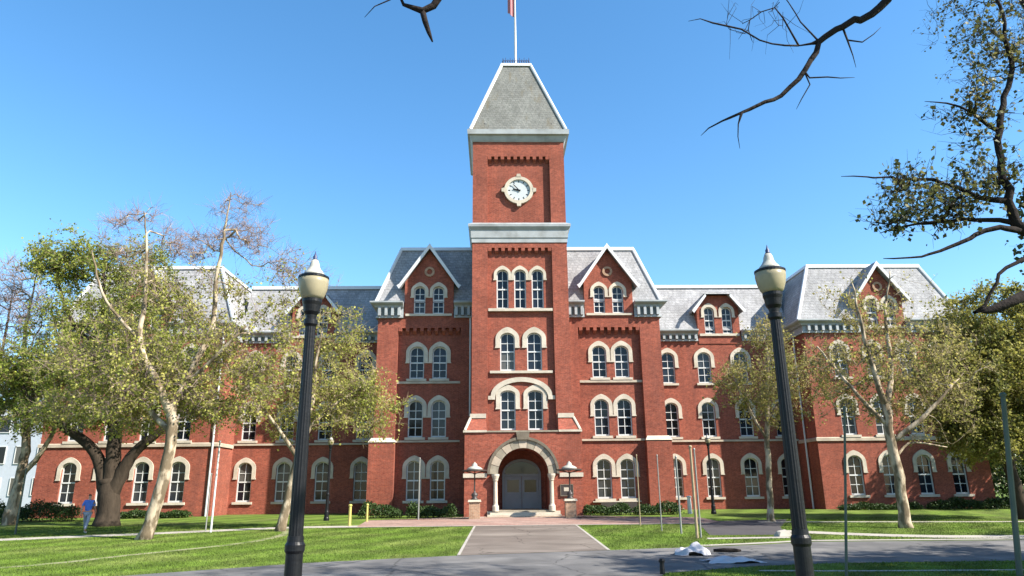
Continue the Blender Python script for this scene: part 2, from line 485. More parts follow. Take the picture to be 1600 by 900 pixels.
def sheet(name, poly, off, m, kind='structure'):
    """A flat paved or planted sheet that follows the slope of the ground."""
    bm = bmesh.new()
    vs = [bm.verts.new((p[0], p[1], 0)) for p in poly]
    bm.faces.new(vs)
    bmesh.ops.triangulate(bm, faces=bm.faces[:])
    for yb in (22.0, 48.0):
        bmesh.ops.bisect_plane(bm, geom=bm.verts[:]+bm.edges[:]+bm.faces[:], plane_co=(0, yb, 0), plane_no=(0, 1, 0))
    for v in bm.verts: v.co.z = gz(v.co.y)+off
    bmesh.ops.recalc_face_normals(bm, faces=bm.faces[:])
    for f in bm.faces:
        if f.normal.z < 0: f.normal_flip()
    me = bpy.data.meshes.new(name)
    bm.to_mesh(me); bm.free()
    me.materials.append(MT[m])
    o = link(name, me)
    o['kind'] = kind
    return o

def ribbon(pts, w):
    """Outline of a path of width w along a smoothed centre line."""
    c = smooth_poly(pts, 5)
    a, b = [], []
    for i, p in enumerate(c):
        t = c[min(i+1, len(c)-1)]-c[max(i-1, 0)]
        nrm = np.array((-t[1], t[0]))/np.hypot(*t[:2])
        a.append(p[:2]+nrm*w/2); b.append(p[:2]-nrm*w/2)
    return a+b[::-1]

# ------------------------------------------------------------------ the ground
bm = bmesh.new()
xs = [-700, -60, -30, 0, 30, 60, 700]
ys = [-120, 0, 22, 30, 40, 48, 90, 900]
grid = [[bm.verts.new((x, y, gz(y))) for x in xs] for y in ys]
for j in range(len(ys)-1):
    for i in range(len(xs)-1):
        bm.faces.new((grid[j][i], grid[j][i+1], grid[j+1][i+1], grid[j+1][i]))
me = bpy.data.meshes.new('ground'); bm.to_mesh(me); bm.free()
me.materials.append(MT['grass'])
link('ground', me)['kind'] = 'structure'

ROAD = [(-60, -30), (-60, -4), (-25, 11), (-10.8, 19.4), (-7.0, 22.1), (-2.8, 23.5), (2.4, 24.6), (7.5, 25.7), (10.1, 26.6), (17, 26.3), (32, 25.5), (60, 25), (60, 19), (32, 19.6), (12.4, 20.2), (7.9, 20.2), (5.3, 19.6), (2.8, 18.4), (1.6, 15), (1.2, 9), (1.2, -30)]
sheet('road', ROAD, 0.006, 'asphalt')
sheet('footpath', [(-2.45, 23.6), (2.35, 24.6), (2.6, 36.9), (-2.3, 36.9)], 0.010, 'path')
for s in (-1, 1):
    x0 = -2.45 if s < 0 else 2.35
    x1 = -2.3 if s < 0 else 2.6
    y0 = 23.6 if s < 0 else 24.65
    sheet('path_edging', [(x0, y0), (x0+s*0.10, y0-0.05), (x1+s*0.10, 36.6), (x1, 36.6)], 0.016, 'concrete')
sheet('brick_forecourt', [(-8.2, 36.7), (9.3, 36.7), (10.2, 38.0), (10.2, 41.6), (3.4, 41.9), (3.4, 44.8), (-2.7, 44.8), (-2.7, 42.3), (-8.6, 42.2)], 0.014, 'paver')
sheet('forecourt_kerb', [(-9.5, 36.55), (9.3, 36.4), (9.3, 36.7), (-9.5, 36.85)], 0.022, 'concrete')
sheet('lawn_walk', ribbon([(-8.2, 37.4), (-12.2, 36.9), (-17.5, 34.0), (-30, 28.5), (-50, 22)], 1.3), 0.010, 'concrete')
sheet('worn_trail', ribbon([(-24, 15.5), (-15.6, 21.8), (-13.4, 24.9), (-11.0, 29.0), (-10.6, 33.0), (-11.5, 36.0)], 0.42), 0.007, 'worn')
sheet('service_drive', [(9.4, 38.2), (14.2, 39.1), (11.6, 33.4), (10.4, 29.6), (7.3, 29.8), (8.4, 35.0)], 0.009, 'dark_asphalt')
sheet('kerb_strip', [(6.7, 28.0), (9.9, 28.1), (10.0, 28.7), (6.8, 28.6)], 0.016, 'concrete')
sheet('road_kerb', [(5.6, 25.45), (7.5, 25.9), (10.1, 26.8), (17, 26.5), (32, 25.7), (32, 26.0), (17, 26.9), (10.1, 27.2), (7.4, 26.3), (5.4, 25.8)], 0.016, 'concrete')
sheet('lawn_walk', ribbon([(10.9, 31.4), (14.2, 28.7), (18.5, 27.6), (32, 27.0)], 1.2), 0.011, 'concrete')
sheet('lawn_walk', ribbon([(12.0, 37.3), (18, 36.3), (24.5, 35.3), (45, 33)], 0.6), 0.010, 'concrete')
sheet('lawn_walk', ribbon([(5.2, 18.6), (7.2, 18.3), (10, 18.1), (16, 17.8)], 0.25), 0.012, 'concrete')

# ------------------------------------------------------------------ the hall
HALL = thing('brick_hall', 'long red brick hall with a clock tower and grey mansard roofs', 'building', (0.4, 0, 0))
Yt, Yb, Yc, Yw, Yp = 45.6, 44.8, 48.4, 52.4, 49.3   # front planes: tower, porch, centre bays, wings, pavilions
G0 = 0.30                                            # walls start a little under the lawn

def wall_face(mb, u0, u1, z0, z1, Y, openings, depth=0.32):
    """A wall plane with rectangular openings and their reveals."""
    us = sorted({u0, u1, *[a for o in openings for a in o[:2]]})
    zs = sorted({z0, z1, *[a for o in openings for a in o[2:]]})
    us = [u for u in us if u0-1e-6 <= u <= u1+1e-6]
    zs = [z for z in zs if z0-1e-6 <= z <= z1+1e-6]
    for i in range(len(us)-1):
        for j in range(len(zs)-1):
            cu, cz = (us[i]+us[i+1])/2, (zs[j]+zs[j+1])/2
            if any(o[0] < cu < o[1] and o[2] < cz < o[3] for o in openings): continue
            mb.add([(us[i], Y, zs[j]), (us[i+1], Y, zs[j]), (us[i+1], Y, zs[j+1]), (us[i], Y, zs[j+1])], [(0, 1, 2, 3)])
    for a, b, c, d in openings:
        e = Y+depth
        mb.add([(a, Y, c), (b, Y, c), (b, Y, d), (a, Y, d), (a, e, c), (b, e, c), (b, e, d), (a, e, d)], [(0, 4, 5, 1), (1, 5, 6, 2), (2, 6, 7, 3), (3, 7, 4, 0)])

def arc(w, h, rise, n=14):
    """Opening outline from the left springing over the crown to the right springing."""
    zs = h-rise
    return [(-w/2*math.cos(math.pi*k/n), zs+rise*math.sin(math.pi*k/n)) for k in range(n+1)]

WCACHE = {}
PR = random.Random(3)
def window_meshes(w, h, rise, drop, tk):
    key = (w, h, rise, drop, tk)
    if key in WCACHE: return WCACHE[key]
    zs = h-rise
    a = arc(w, h, rise)
    fr = 0.075
    inner = [(x*(1-2*fr/w), zs+(z-zs)*(1-fr/rise)) for x, z in a]
    f = MB()
    y0, y1 = 0.13, 0.22
    f.strip(a, inner, y0, y1)
    f.box(-w/2, -w/2+fr, y0, y1, 0, zs)
    f.box(w/2-fr, w/2, y0, y1, 0, zs)
    f.box(-w/2+fr, w/2-fr, y0, y1, 0.0, 0.11)
    zm = (h-0.1)*0.5+0.05
    f.box(-w/2+fr, w/2-fr, y0-0.01, y1, zm-0.045, zm+0.045)
    mu = 0.022
    f.box(-mu, mu, y0+0.02, y1-0.003, 0.11, zm-0.045)
    f.box(-mu, mu, y0+0.02, y1-0.003, zm+0.045, h-fr*0.8)
    for z in (0.11+(zm-0.155)*0.5, zm+0.045+(h-rise*0.35-zm)*0.46):
        for sx in (-1, 1):
            xa, xb = sorted((sx*mu, sx*(w/2-fr)))
            f.box(xa, xb, y0+0.025, y1-0.004, z-mu, z+mu)
    fm = f.mesh('window', 'paint')
    p = MB().prism([(-w/2+0.01, 0.02), (w/2-0.01, 0.02), (w/2-0.01, zm), (-w/2+0.01, zm)], 0.19, 0.20)
    pl = p.mesh('pane', 'glass')
    up_ = [(x*0.985, z-0.006) for x, z in a]
    p = MB().prism([(-w/2+0.01, zm+0.002)]+up_+[(w/2-0.01, zm+0.002)], 0.19, 0.20)
    pu = p.mesh('pane', 'glass')
    # cream hood: shoulders, arch and a keystone
    outl = []
    for k, (x, z) in enumerate(a):
        t = math.pi*k/14
        ox = x-math.cos(t)*tk
        oz = z+math.sin(t)*tk*0.95
        if 5 <= k <= 9: oz += 0.10*(1-abs(k-7)/3.0)
        outl.append((ox, oz))
    ai = [(-w/2, zs-drop), (-w/2, zs-drop*0.5)]+a+[(w/2, zs-drop*0.5), (w/2, zs-drop)]
    ao = [(-w/2-tk-0.05, zs-drop), (-w/2-tk, zs-drop+0.12)]+outl+[(w/2+tk, zs-drop+0.12), (w/2+tk+0.05, zs-drop)]
    hd = MB().strip(ai, ao, -0.075, 0.0)
    cor = []
    hm = hd
    # filling of the opening's corners above the arch
    for sx in (-1, 1):
        half = [(x, z) for x, z in a if x*sx >= -1e-6]
        half = half if sx > 0 else half
        rect = [(sx*w/2, max(z, zs)) for x, z in half]
        top = [(x, h+0.004) for x, z in half]
        hm.strip(half, top, 0.0, 0.26)
    hmesh = hm.mesh('hood', 'stone')
    sl = MB().box(-w/2-0.18, w/2+0.18, -0.13, 0.21, -0.16, 0.0)
    sm = sl.mesh('sill', 'stone')
    WCACHE[key] = (fm, pl, pu, hmesh, sm)
    return WCACHE[key]

def window(u, z0, z1, w, Y, rise=None, drop=0.75, tk=0.26, sill=True):
    """One sash window of the hall: frame > two panes, stone hood, sill. Returns its wall opening."""
    h = round(z1-z0, 3)
    rise = rise if rise else round(w*0.42, 3)
    fm, pl, pu, hm, sm = window_meshes(w, h, rise, drop, tk)
    o = link('window', fm, HALL, (u, Y, z0))
    for pm_ in (pl, pu):
        q = link('pane', pm_, o)
        q.rotation_euler = (PR.uniform(-0.004, 0.004), 0, PR.uniform(-0.012, 0.012))
    link('hood', hm, o)
    if sill: link('sill', sm, o)
    return (round(u-w/2, 4), round(u+w/2, 4), z0, z1)

def sweep(path, prof, name, m, parent=HALL):
    """Sweep a (outward, z) profile along a plan path with mitred corners; outward is to the right of travel."""
    P = [Vector((p[0], p[1])) for p in path]
    nr = []
    for i in range(len(P)-1):
        d = (P[i+1]-P[i]).normalized()
        nr.append(Vector((d.y, -d.x)))
    mit = []
    for i in range(len(P)):
        if i == 0: mit.append(nr[0])
        elif i == len(P)-1: mit.append(nr[-1])
        else:
            b = (nr[i-1]+nr[i]).normalized()
            mit.append(b/max(0.2, b.dot(nr[i])))
    vs, fs = [], []
    k = len(prof)
    for p, q in zip(P, mit):
        for o, z in prof:
            vs.append((p.x+q.x*o, p.y+q.y*o, z))
    for i in range(len(P)-1):
        for j in range(k-1):
            fs.append((i*k+j, (i+1)*k+j, (i+1)*k+j+1, i*k+j+1))
    fs.append(tuple(range(k)))
    fs.append(tuple(range((len(P)-1)*k+k-1, (len(P)-1)*k-1, -1)))
    return MB().add(vs, fs).build(name, m, parent)

BRK = MB().box(-0.09, 0.09, -0.34, -0.085, 0.0, 0.42).mesh('bracket', 'cornice')
PNL = MB().box(-0.14, 0.14, -0.125, -0.085, 0.06, 0.36).mesh('cornice_panel', 'cornice_dark')
def cornice(path, z0, z1, brackets):
    """Painted eaves cornice with brackets and dark panels; brackets = (u0, u1, Y) runs along the front."""
    ov = 0.55
    prof = [(0.003, z0), (0.16, z0), (0.16, z0+0.12), (0.085, z0+0.16), (0.085, z1-0.42), (0.20, z1-0.40), (0.30, z1-0.26), (ov-0.05, z1-0.16), (ov, z1-0.10), (ov, z1), (0.003, z1)]
    sweep(path, prof, 'cornice', 'cornice')
    zz = z0+0.14
    hh = (z1-0.38-zz)/0.42
    for u0, u1, Y in brackets:
        n = max(1, int(round(abs(u1-u0)/0.52)))
        for i in range(n+1):
            u = u0+(u1-u0)*i/n
            o = link('bracket', BRK, HALL, (u, Y, zz)); o.scale = (1, 1, hh)
            if i < n:
                o = link('cornice_panel', PNL, HALL, (u+(u1-u0)/n/2, Y, zz)); o.scale = (1, 1, hh)

# ---- tower
tw = MB()
for s in (-1, 1):
    xa, xb = sorted((s*2.2, s*3.24))
    tw.box(xa, xb, Yt, 52.1, G0, 26.5)
tw.box(-2.2, 2.2, 51.7, 52.08, G0, 26.5)
tw.box(-2.2, 2.2, Yt, Yt+0.4, 17.96, 19.45)
tw.box(-2.2, 2.2, Yt, Yt+0.4, 24.83, 26.5)
ops = []
for u in (-1.19, 0.0, 1.19):
    ops.append(window(u, 13.70, 16.45, 0.80, Yt+0.25, drop=0.42, tk=0.19, sill=False))
for u in (-0.89, 0.89):
    ops.append(window(u, 9.51, 12.05, 0.98, Yt+0.25, drop=0.62, tk=0.30, sill=False))
    ops.append(window(u, 5.68, 8.22, 0.98, Yt+0.25, rise=0.26, drop=0.95, tk=0.28, sill=False))
wall_face(tw, -2.2, 2.2, 5.47, 17.96, Yt+0.25, ops)
wall_face(tw, -2.2, 2.2, 19.45, 24.83, Yt+0.25, [])
tw.build('tower_wall', 'brick', HALL)
MB().box(-2.15, 2.15, Yt+0.02, Yt+0.25, 13.50, 13.68).build('sill_course', 'stone', HALL)
MB().box(-2.05, 2.05, Yt+0.08, Yt+0.25, 9.33, 9.49).build('sill_course', 'stone', HALL)
# segmental relieving arch over the lower pair of windows
n = 20
ao = [(-2.0*math.cos(math.pi*k/n), 7.85+1.22*math.sin(math.pi*k/n)) for k in range(n+1)]
ai = [(-1.72*math.cos(math.pi*k/n), 7.75+1.02*math.sin(math.pi*k/n)) for k in range(n+1)]
MB().strip(ai, ao, Yt+0.12, Yt+0.25).build('relieving_arch', 'stone', HALL)
for s in (-1, 1):
    xa, xb = sorted((s*1.72, s*2.17))
    MB().box(xa, xb, Yt+0.10, Yt+0.25, 7.62, 7.86).build('arch_springer', 'stone', HALL)
# corbel tables
CB = MB().add([(-0.12, -0.002, 0), (0.12, -0.002, 0), (0.12, 0.26, 0), (-0.12, 0.26, 0), (-0.12, -0.002, -0.22), (0.12, -0.002, -0.22), (0.12, 0.26, -0.46), (-0.12, 0.26, -0.46)],
              [(0, 1, 2, 3), (7, 6, 5, 4), (0, 4, 5, 1), (1, 5, 6, 2), (2, 6, 7, 3), (3, 7, 4, 0)]).mesh('corbel', 'brick')
for zt in (24.83, 17.96):
    for i in range(10):
        link('corbel', CB, HALL, (-2.05+i*4.1/9, Yt+0.004, zt))
# belt and cornice of the tower
RECT = lambda h, y0, y1: [(-h, y1), (-h, y0), (h, y0), (h, y1), (-h, y1)]
sweep(RECT(3.24, Yt, 52.1), [(0.003, 18.32), (0.05, 18.32), (0.05, 18.62), (0.10, 18.66), (0.12, 19.2), (0.28, 19.42), (0.30, 19.6), (0.003, 19.78)], 'belt_cornice', 'cornice')
sweep(RECT(3.24, Yt, 52.1), [(0.003, 25.95), (0.04, 25.95), (0.10, 26.05), (0.22, 26.35), (0.38, 26.42), (0.40, 26.78), (0.003, 26.80)], 'tower_cornice', 'cornice')
# clock
ck = link('clock', MB().prism([(0.86*math.cos(2*math.pi*k/32), 0.86*math.sin(2*math.pi*k/32)) for k in range(32)], -0.10, 0.0).mesh('clock', 'clock_face'), HALL, (0.0, Yt+0.25, 22.28))
n = 40
MB().strip([(0.80*math.cos(2*math.pi*k/n), 0.80*math.sin(2*math.pi*k/n)) for k in range(n+1)], [(1.03*math.cos(2*math.pi*k/n), 1.03*math.sin(2*math.pi*k/n)) for k in range(n+1)], -0.20, 0.0).build('clock_ring', 'stone', ck)
for a in range(4):
    t = a*math.pi/2
    c, s = math.cos(t), math.sin(t)
    q = [(1.0, -0.17), (1.22, -0.12), (1.22, 0.12), (1.0, 0.17)]
    MB().prism([(x*c-y*s, x*s+y*c) for x, y in q], -0.22, 0.0).build('clock_keystone', 'stone', ck)
for k in range(12):
    t = k*math.pi/6
    c, s = math.cos(t), math.sin(t)
    q = [(0.60, -0.028), (0.74, -0.028), (0.74, 0.028), (0.60, 0.028)]
    MB().prism([(x*c-y*s, x*s+y*c) for x, y in q], -0.115, -0.099).build('hour_mark', 'iron', ck)
for ang, ln, wd in ((R(168), 0.44, 0.055), (R(132), 0.62, 0.035)):
    c, s = math.cos(ang), math.sin(ang)
    q = [(-0.12, -wd), (ln*0.85, -wd*0.8), (ln, 0), (ln*0.85, wd*0.8), (-0.12, wd)]
    yy = -0.15 if ln < 0.5 else -0.17
    MB().prism([(x*c-y*s, x*s+y*c) for x, y in q], yy, yy+0.015).build('clock_hand', 'iron', ck)
# tower roof
yc = (Yt+52.1)/2
rf = MB().frustum((-3.42, 3.42, Yt-0.18, 52.28), 26.80, (-1.12, 1.12, yc-1.12, yc+1.12), 33.6).build('tower_roof', 'slate_old', HALL)
for sx in (-1, 1):
    for sy in (-1, 1):
        MB().tube([(sx*3.44, yc+sy*3.43, 26.86), (sx*1.13, yc+sy*1.13, 33.65)], 0.125, 8).build('roof_hip', 'metal_hip', rf)
    MB().add([(sx*2.42-0.16, Yt+0.02, 27.15), (sx*2.42+0.16, Yt+0.02, 27.15), (sx*2.42, Yt+0.02, 27.5), (sx*2.42-0.16, Yt+0.5, 27.15), (sx*2.42+0.16, Yt+0.5, 27.15), (sx*2.42, Yt+0.5, 27.5)], [(0, 1, 2), (0, 3, 4, 1), (1, 4, 5, 2), (2, 5, 3, 0)]).build('roof_vent', 'plaque', rf)
MB().frustum((-1.25, 1.25, yc-1.25, yc+1.25), 33.57, (-1.17, 1.17, yc-1.17, yc+1.17), 33.83).build('roof_deck_rim', 'metal_hip', rf)
for s in range(4):
    cr = MB()
    for i in range(12):
        x = -0.99+i*1.98/11
        for a, b in ((0, 0),):
            p = [(x, -1.02), (1.02, x), (-x, 1.02), (-1.02, -x)][s]
            cr.box(p[0]-0.02, p[0]+0.02, yc+p[1]-0.02, yc+p[1]+0.02, 33.830, 34.270+0.12*(i % 2))
            cr.add([(p[0]-0.07, yc+p[1], 34.050), (p[0], yc+p[1]-0.07, 34.050), (p[0]+0.07, yc+p[1], 34.050), (p[0], yc+p[1]+0.07, 34.050), (p[0], yc+p[1], 34.190), (p[0], yc+p[1], 33.910)], [(0, 1, 4), (1, 2, 4), (2, 3, 4), (3, 0, 4), (1, 0, 5), (2, 1, 5), (3, 2, 5), (0, 3, 5)])
    if s % 2 == 0:
        y = yc+(-1.02 if s == 0 else 1.02)
        cr.box(-1.0, 1.0, y-0.015, y+0.015, 34.130, 34.170)
    else:
        x = 1.02 if s == 1 else -1.02
        cr.box(x-0.015, x+0.015, yc-0.99, yc+0.99, 34.133, 34.173)
    cr.build('roof_cresting', 'blue_iron', rf)
fp = thing('flagpole', 'white flagpole with a red cloth on top of the clock tower', 'flagpole', (0.4, yc, 33.75))
MB().lathe([(0.13, 0), (0.13, 0.5), (0.10, 0.6), (0.085, 4), (0.05, 9.5), (0.09, 9.55), (0.0, 9.7)], 10).build('pole', 'paint', fp, smooth=True)
fl = MB()
cols = [(-0.06-0.30*math.sin(i*0.5)**2*0.5-i*0.055, 0.10*math.sin(i*1.9)) for i in range(9)]
for i in range(8):
    (xa, ya), (xb, yb) = cols[i], cols[i+1]
    fl.add([(xa, ya, 5.15+0.05*i), (xb, yb, 5.15+0.05*(i+1)), (xb, yb, 8.3-0.08*i), (xa, ya, 8.3)], [(0, 1, 2, 3)])
fl.build('flag', 'flag_red', fp)

# ---- porch: the wider base of the tower with the entrance arch
pb = MB()
AZ, AR = 2.94, 1.57
ZT, FL = 5.47, 0.80
for s in (-1, 1):
    a, b = (-3.63, -AR) if s < 0 else (AR, 3.63)
    pb.add([(a, Yb, G0), (b, Yb, G0), (b, Yb, AZ), (a, Yb, AZ)], [(0, 1, 2, 3)])
n = 24
pts = [(-AR*math.cos(math.pi*k/n), AZ+AR*math.sin(math.pi*k/n)) for k in range(n+1)]
for k in range(n):
    (xa, za), (xb, zb) = pts[k], pts[k+1]
    pb.add([(xa, Yb, za), (xb, Yb, zb), (xb, Yb, ZT), (xa, Yb, ZT)], [(0, 1, 2, 3)])
    pb.add([(xa, Yb, za), (xb, Yb, zb), (xb, 47.9, zb), (xa, 47.9, za)], [(0, 3, 2, 1)])
for s in (-1, 1):
    xa, xb = (-3.63, -AR) if s < 0 else (AR, 3.63)
    pb.add([(xa, Yb, AZ), (xb, Yb, AZ), (xb, Yb, ZT), (xa, Yb, ZT)], [(0, 1, 2, 3)])
    pb.add([(s*AR, Yb, G0), (s*AR, 47.9, G0), (s*AR, 47.9, AZ), (s*AR, Yb, AZ)], [(0, 1, 2, 3)])
    pb.add([(s*3.63, Yb, G0), (s*3.63, 48.3, G0), (s*3.63, 48.3, ZT), (s*3.63, Yb, ZT)], [(0, 1, 2, 3)])
pb.add([(-3.63, Yb, ZT), (3.63, Yb, ZT), (3.63, 48.3, ZT), (-3.63, 48.3, ZT)], [(0, 1, 2, 3)])
pb.add([(-AR-0.1, 47.9, FL), (AR+0.1, 47.9, FL), (AR+0.1, 47.9, 4.7), (-AR-0.1, 47.9, 4.7)], [(0, 1, 2, 3)])
pb.build('porch_wall', 'brick', HALL)
MB().box(-AR, AR, Yb-0.15, 47.95, 0.35, FL).build('porch_floor', 'grey_stone', HALL)
for i in range(3):
    MB().box(-2.05-0.16*i, 2.05+0.16*i, Yb-0.52-0.36*i, Yb-0.152-0.36*i, 0.32, FL-0.11*(i+1)).build('step', 'tan_brick' if i == 2 else 'stone', HALL)
na = 11
for k in range(na):
    t0, t1 = math.pi*k/na+0.006, math.pi*(k+1)/na-0.006
    tt = [t0+(t1-t0)*j/4 for j in range(5)]
    a = [(-(AR-0.01)*math.cos(t), AZ+(AR-0.01)*math.sin(t)) for t in tt]
    b = [(-2.06*math.cos(t), AZ+2.06*math.sin(t)) for t in tt]
    MB().strip(a, b, Yb-0.06-0.015*(k % 2), Yb+0.3).build('voussoir', 'band_stone' if k % 2 else 'grey_stone', HALL)
n = 30
MB().strip([(-2.07*math.cos(math.pi*k/n), AZ+2.07*math.sin(math.pi*k/n)) for k in range(n+1)], [(-2.22*math.cos(math.pi*k/n), AZ+2.24*math.sin(math.pi*k/n)) for k in range(n+1)], Yb-0.16, Yb-0.002).build('arch_label', 'dark_stone', HALL)
MB().prism([(-0.35, 5.0), (0.35, 5.0), (0.42, 5.45), (-0.42, 5.45)], Yb-0.20, Yb-0.0025).build('keystone', 'dark_stone', HALL)
for s in (-1, 1):
    xa, xb = sorted((s*2.24, s*3.70))
    MB().box(xa, xb, Yb-0.07, Yb+0.05, 2.74, 2.99).build('impost_band', 'stone', HALL)
    cl = MB().lathe([(0.20, 0), (0.20, 0.3), (0.15, 0.36), (0.13, 0.45), (0.12, 1.75), (0.16, 1.8), (0.16, 1.86), (0.24, 2.08), (0.24, 2.18)], 14, (s*1.72, Yb-0.14, 0.76)).build('colonnette', 'stone', HALL, smooth=False)
    xa, xb = sorted((s*1.58, s*2.22))
    MB().box(xa, xb, Yb-0.10, Yb+0.08, 0.34, 0.76).build('plinth_block', 'stone', HALL)
    # sloping shoulders where the porch narrows into the tower
    x0, x1, x2, x3 = s*2.25, s*3.60, s*2.3, s*3.26
    bsh = (min(x0, x1), max(x0, x1), Yb+0.02, 47.0)
    tsh = (min(x2, x3), max(x2, x3), Yt-0.03, 47.0)
    sh = MB().frustum(bsh, 5.60, tsh, 6.42).build('shoulder', 'brick', HALL)
    MB().box(min(x0, s*3.72), max(x0, s*3.72), Yb-0.09, 47.1, 5.472, 5.60).build('coping', 'stone', sh)
    MB().box(min(x2, s*3.33), max(x2, s*3.33), Yt-0.12, 47.1, 6.42, 6.70).build('cap', 'stone', sh)
    MB().tube([(s*3.62, Yb+0.05, 5.60), (s*3.29, Yt-0.02, 6.46)], 0.09, 6).build('edge_stone', 'stone', sh)
MB().box(-2.24, 2.24, Yb-0.06, Yt+0.22, 5.472, 5.57).build('ledge', 'grey_stone', HALL)
# entrance doors
MB().strip([(-1.12, FL), (-1.12, 2.95)]+[(-1.12*math.cos(math.pi*k/16), 2.95+0.85*math.sin(math.pi*k/16)) for k in range(17)]+[(1.12, 2.95), (1.12, FL)],
           [(-1.27, FL), (-1.27, 2.95)]+[(-1.27*math.cos(math.pi*k/16), 2.95+1.0*math.sin(math.pi*k/16)) for k in range(17)]+[(1.27, 2.95), (1.27, FL)], 47.72, 47.89).build('door_surround', 'door', HALL)
MB().box(-1.12, 1.12, 47.70, 47.88, 2.86, 3.0).build('door_transom', 'door', HALL)
MB().prism([(-1.10*math.cos(math.pi*k/16), 3.0+0.78*math.sin(math.pi*k/16)) for k in range(17)], 47.80, 47.82).build('fanlight', 'glass', HALL)
for s in (-1, 1):
    d = MB()
    xa, xb = sorted((s*0.015, s*1.11))
    d.box(xa, xa+0.16, 47.74, 47.80, FL+0.02, 2.85); d.box(xb-0.16, xb, 47.74, 47.80, FL+0.02, 2.85)
    d.box(xa+0.16, xb-0.16, 47.74, 47.80, 2.62, 2.85); d.box(xa+0.16, xb-0.16, 47.74, 47.80, FL+0.02, 1.85)
    d.box(xa+0.26, xb-0.26, 47.72, 47.739, FL+0.2, 1.65)
    dd = d.build('door', 'door', HALL)
    MB().box(xa+0.16, xb-0.16, 47.765, 47.78, 1.85, 2.62).build('door_pane', 'glass', dd)
    MB().box(s*0.10-0.02, s*0.10+0.02, 47.66, 47.739, 1.45, 1.95).build('handle', 'steel', dd)

# ---- centre block
cb = MB()
cbw = {-1: [], 1: []}
for s in (-1, 1):
    xa, xb = sorted((s*8.45, s*9.87)); cb.box(xa, xb, Yc-0.3, 62, G0, 14.0)
    xa, xb = sorted((s*3.24, s*4.1)); cb.box(xa, xb, Yc-0.3, 50, G0, 13.72)
    xa, xb = sorted((s*4.1, s*8.45)); cb.box(xa, xb, Yc-0.3, Yc+0.2, 12.92, 13.72)
    ops = []
    for u in (5.55, 7.12):
        for z0, z1 in ((1.38, 3.93), (5.45, 7.93), (9.40, 11.65)):
            ops.append(window(s*u, z0, z1, 1.0, Yc))
    wall_face(cb, xa, xb, G0, 12.92, Yc, ops)
    MB().box(xa, xb, Yc-0.12, Yc, 5.12, 5.25).build('band_course', 'band_stone', HALL)
    MB().box(xa, xb, Yc-0.10, Yc, 9.06, 9.22).build('band_course', 'band_stone', HALL)
    for i in range(9):
        link('corbel', CB, HALL, (s*(4.3+i*4.0/8), Yc-0.298, 12.92))
    # lower, wider foot of the outer pier
    xa, xb = sorted((s*8.40, s*10.10)); MB().box(xa, xb, Yc-0.56, 61.5, G0, 5.12).build('pier_foot', 'brick', HALL)
    MB().frustum((xa-0.05, xb+0.05, Yc-0.61, 61.55), 5.122, (xa+0.12, xb-0.12, Yc-0.33, 61.5), 5.42).build('pier_cap', 'stone', HALL)
    # eaves, broken by the gable
    if s > 0:
        cornice([(8.12, Yc-0.3), (9.87, Yc-0.3), (9.87, 61)], 13.62, 14.75, [(8.4, 9.75, Yc-0.3)])
        cornice([(3.3, Yc-0.3), (4.58, Yc-0.3)], 13.62, 14.75, [(3.55, 4.4, Yc-0.3)])
    else:
        cornice([(-9.87, 61), (-9.87, Yc-0.3), (-8.12, Yc-0.3)], 13.62, 14.75, [(-9.75, -8.4, Yc-0.3)])
        cornice([(-4.58, Yc-0.3), (-3.3, Yc-0.3)], 13.62, 14.75, [(-4.4, -3.55, Yc-0.3)])
cb.box(-8.45, 8.45, 61.6, 61.98, G0, 14.0)
cb.build('centre_wall', 'brick', HALL)

def gable_dormer(u, Yf, z0, ze, zp, hw, ov, depth, wins, rosette=True):
    """Wall dormer with a steep gable: brick front, two windows, slate slopes, white bargeboards."""
    d = MB()
    ops = [window(*w, drop=0.5, tk=0.22, sill=False) for w in wins]
    wall_face(d, u-hw, u+hw, z0, ze, Yf, ops)
    d.add([(u-hw, Yf, ze), (u+hw, Yf, ze), (u, Yf, zp-0.15)], [(0, 1, 2)])
    for s in (-1, 1):
        d.add([(u+s*hw, Yf, z0), (u+s*hw, Yf+depth, z0), (u+s*hw, Yf+depth, ze), (u+s*hw, Yf, ze)], [(0, 1, 2, 3)])
    fr = d.build('dormer_front', 'brick', HALL)
    MB().box(u-hw+0.1, u+hw-0.1, Yf-0.10, Yf+0.1, wins[0][1]-0.16, wins[0][1]-0.002).build('dormer_sill', 'stone', fr)
    sl = (zp-ze)/hw
    xo = hw+ov
    zo = zp-sl*xo
    for s in (-1, 1):
        poly = [(u+s*0.0, zp), (u+s*xo, zo), (u+s*xo, zo+0.20), (u+s*0.0, zp+0.22)]
        if s < 0: poly = poly[::-1]
        MB().prism(poly, Yf-0.38, Yf+depth).build('dormer_roof', 'slate', fr)
        poly = [(u, zp-0.12), (u+s*(xo+0.05), zo-0.14), (u+s*(xo+0.22), zo+0.10), (u+s*(xo+0.03), zo+0.22), (u, zp+0.25)]
        if s < 0: poly = poly[::-1]
        MB().prism(poly, Yf-0.48, Yf-0.381).build('bargeboard', 'metal_hip', fr)
    if rosette:
        n = 20
        zr = ze+(zp-ze)*0.30
        MB().strip([(u+0.20*math.cos(2*math.pi*k/n), zr+0.20*math.sin(2*math.pi*k/n)) for k in range(n+1)], [(u+0.36*math.cos(2*math.pi*k/n), zr+0.36*math.sin(2*math.pi*k/n)) for k in range(n+1)], Yf-0.08, Yf-0.001).build('rosette', 'tan_brick', fr)

for s in (-1, 1):
    ws = [(s*6.35-0.66, 13.92, 15.92, 0.80, Yc-0.32), (s*6.35+0.66, 13.92, 15.92, 0.80, Yc-0.32)]
    gable_dormer(s*6.35, Yc-0.32, 13.60, 16.25, 18.75, 1.72, 0.32, 3.2, ws)

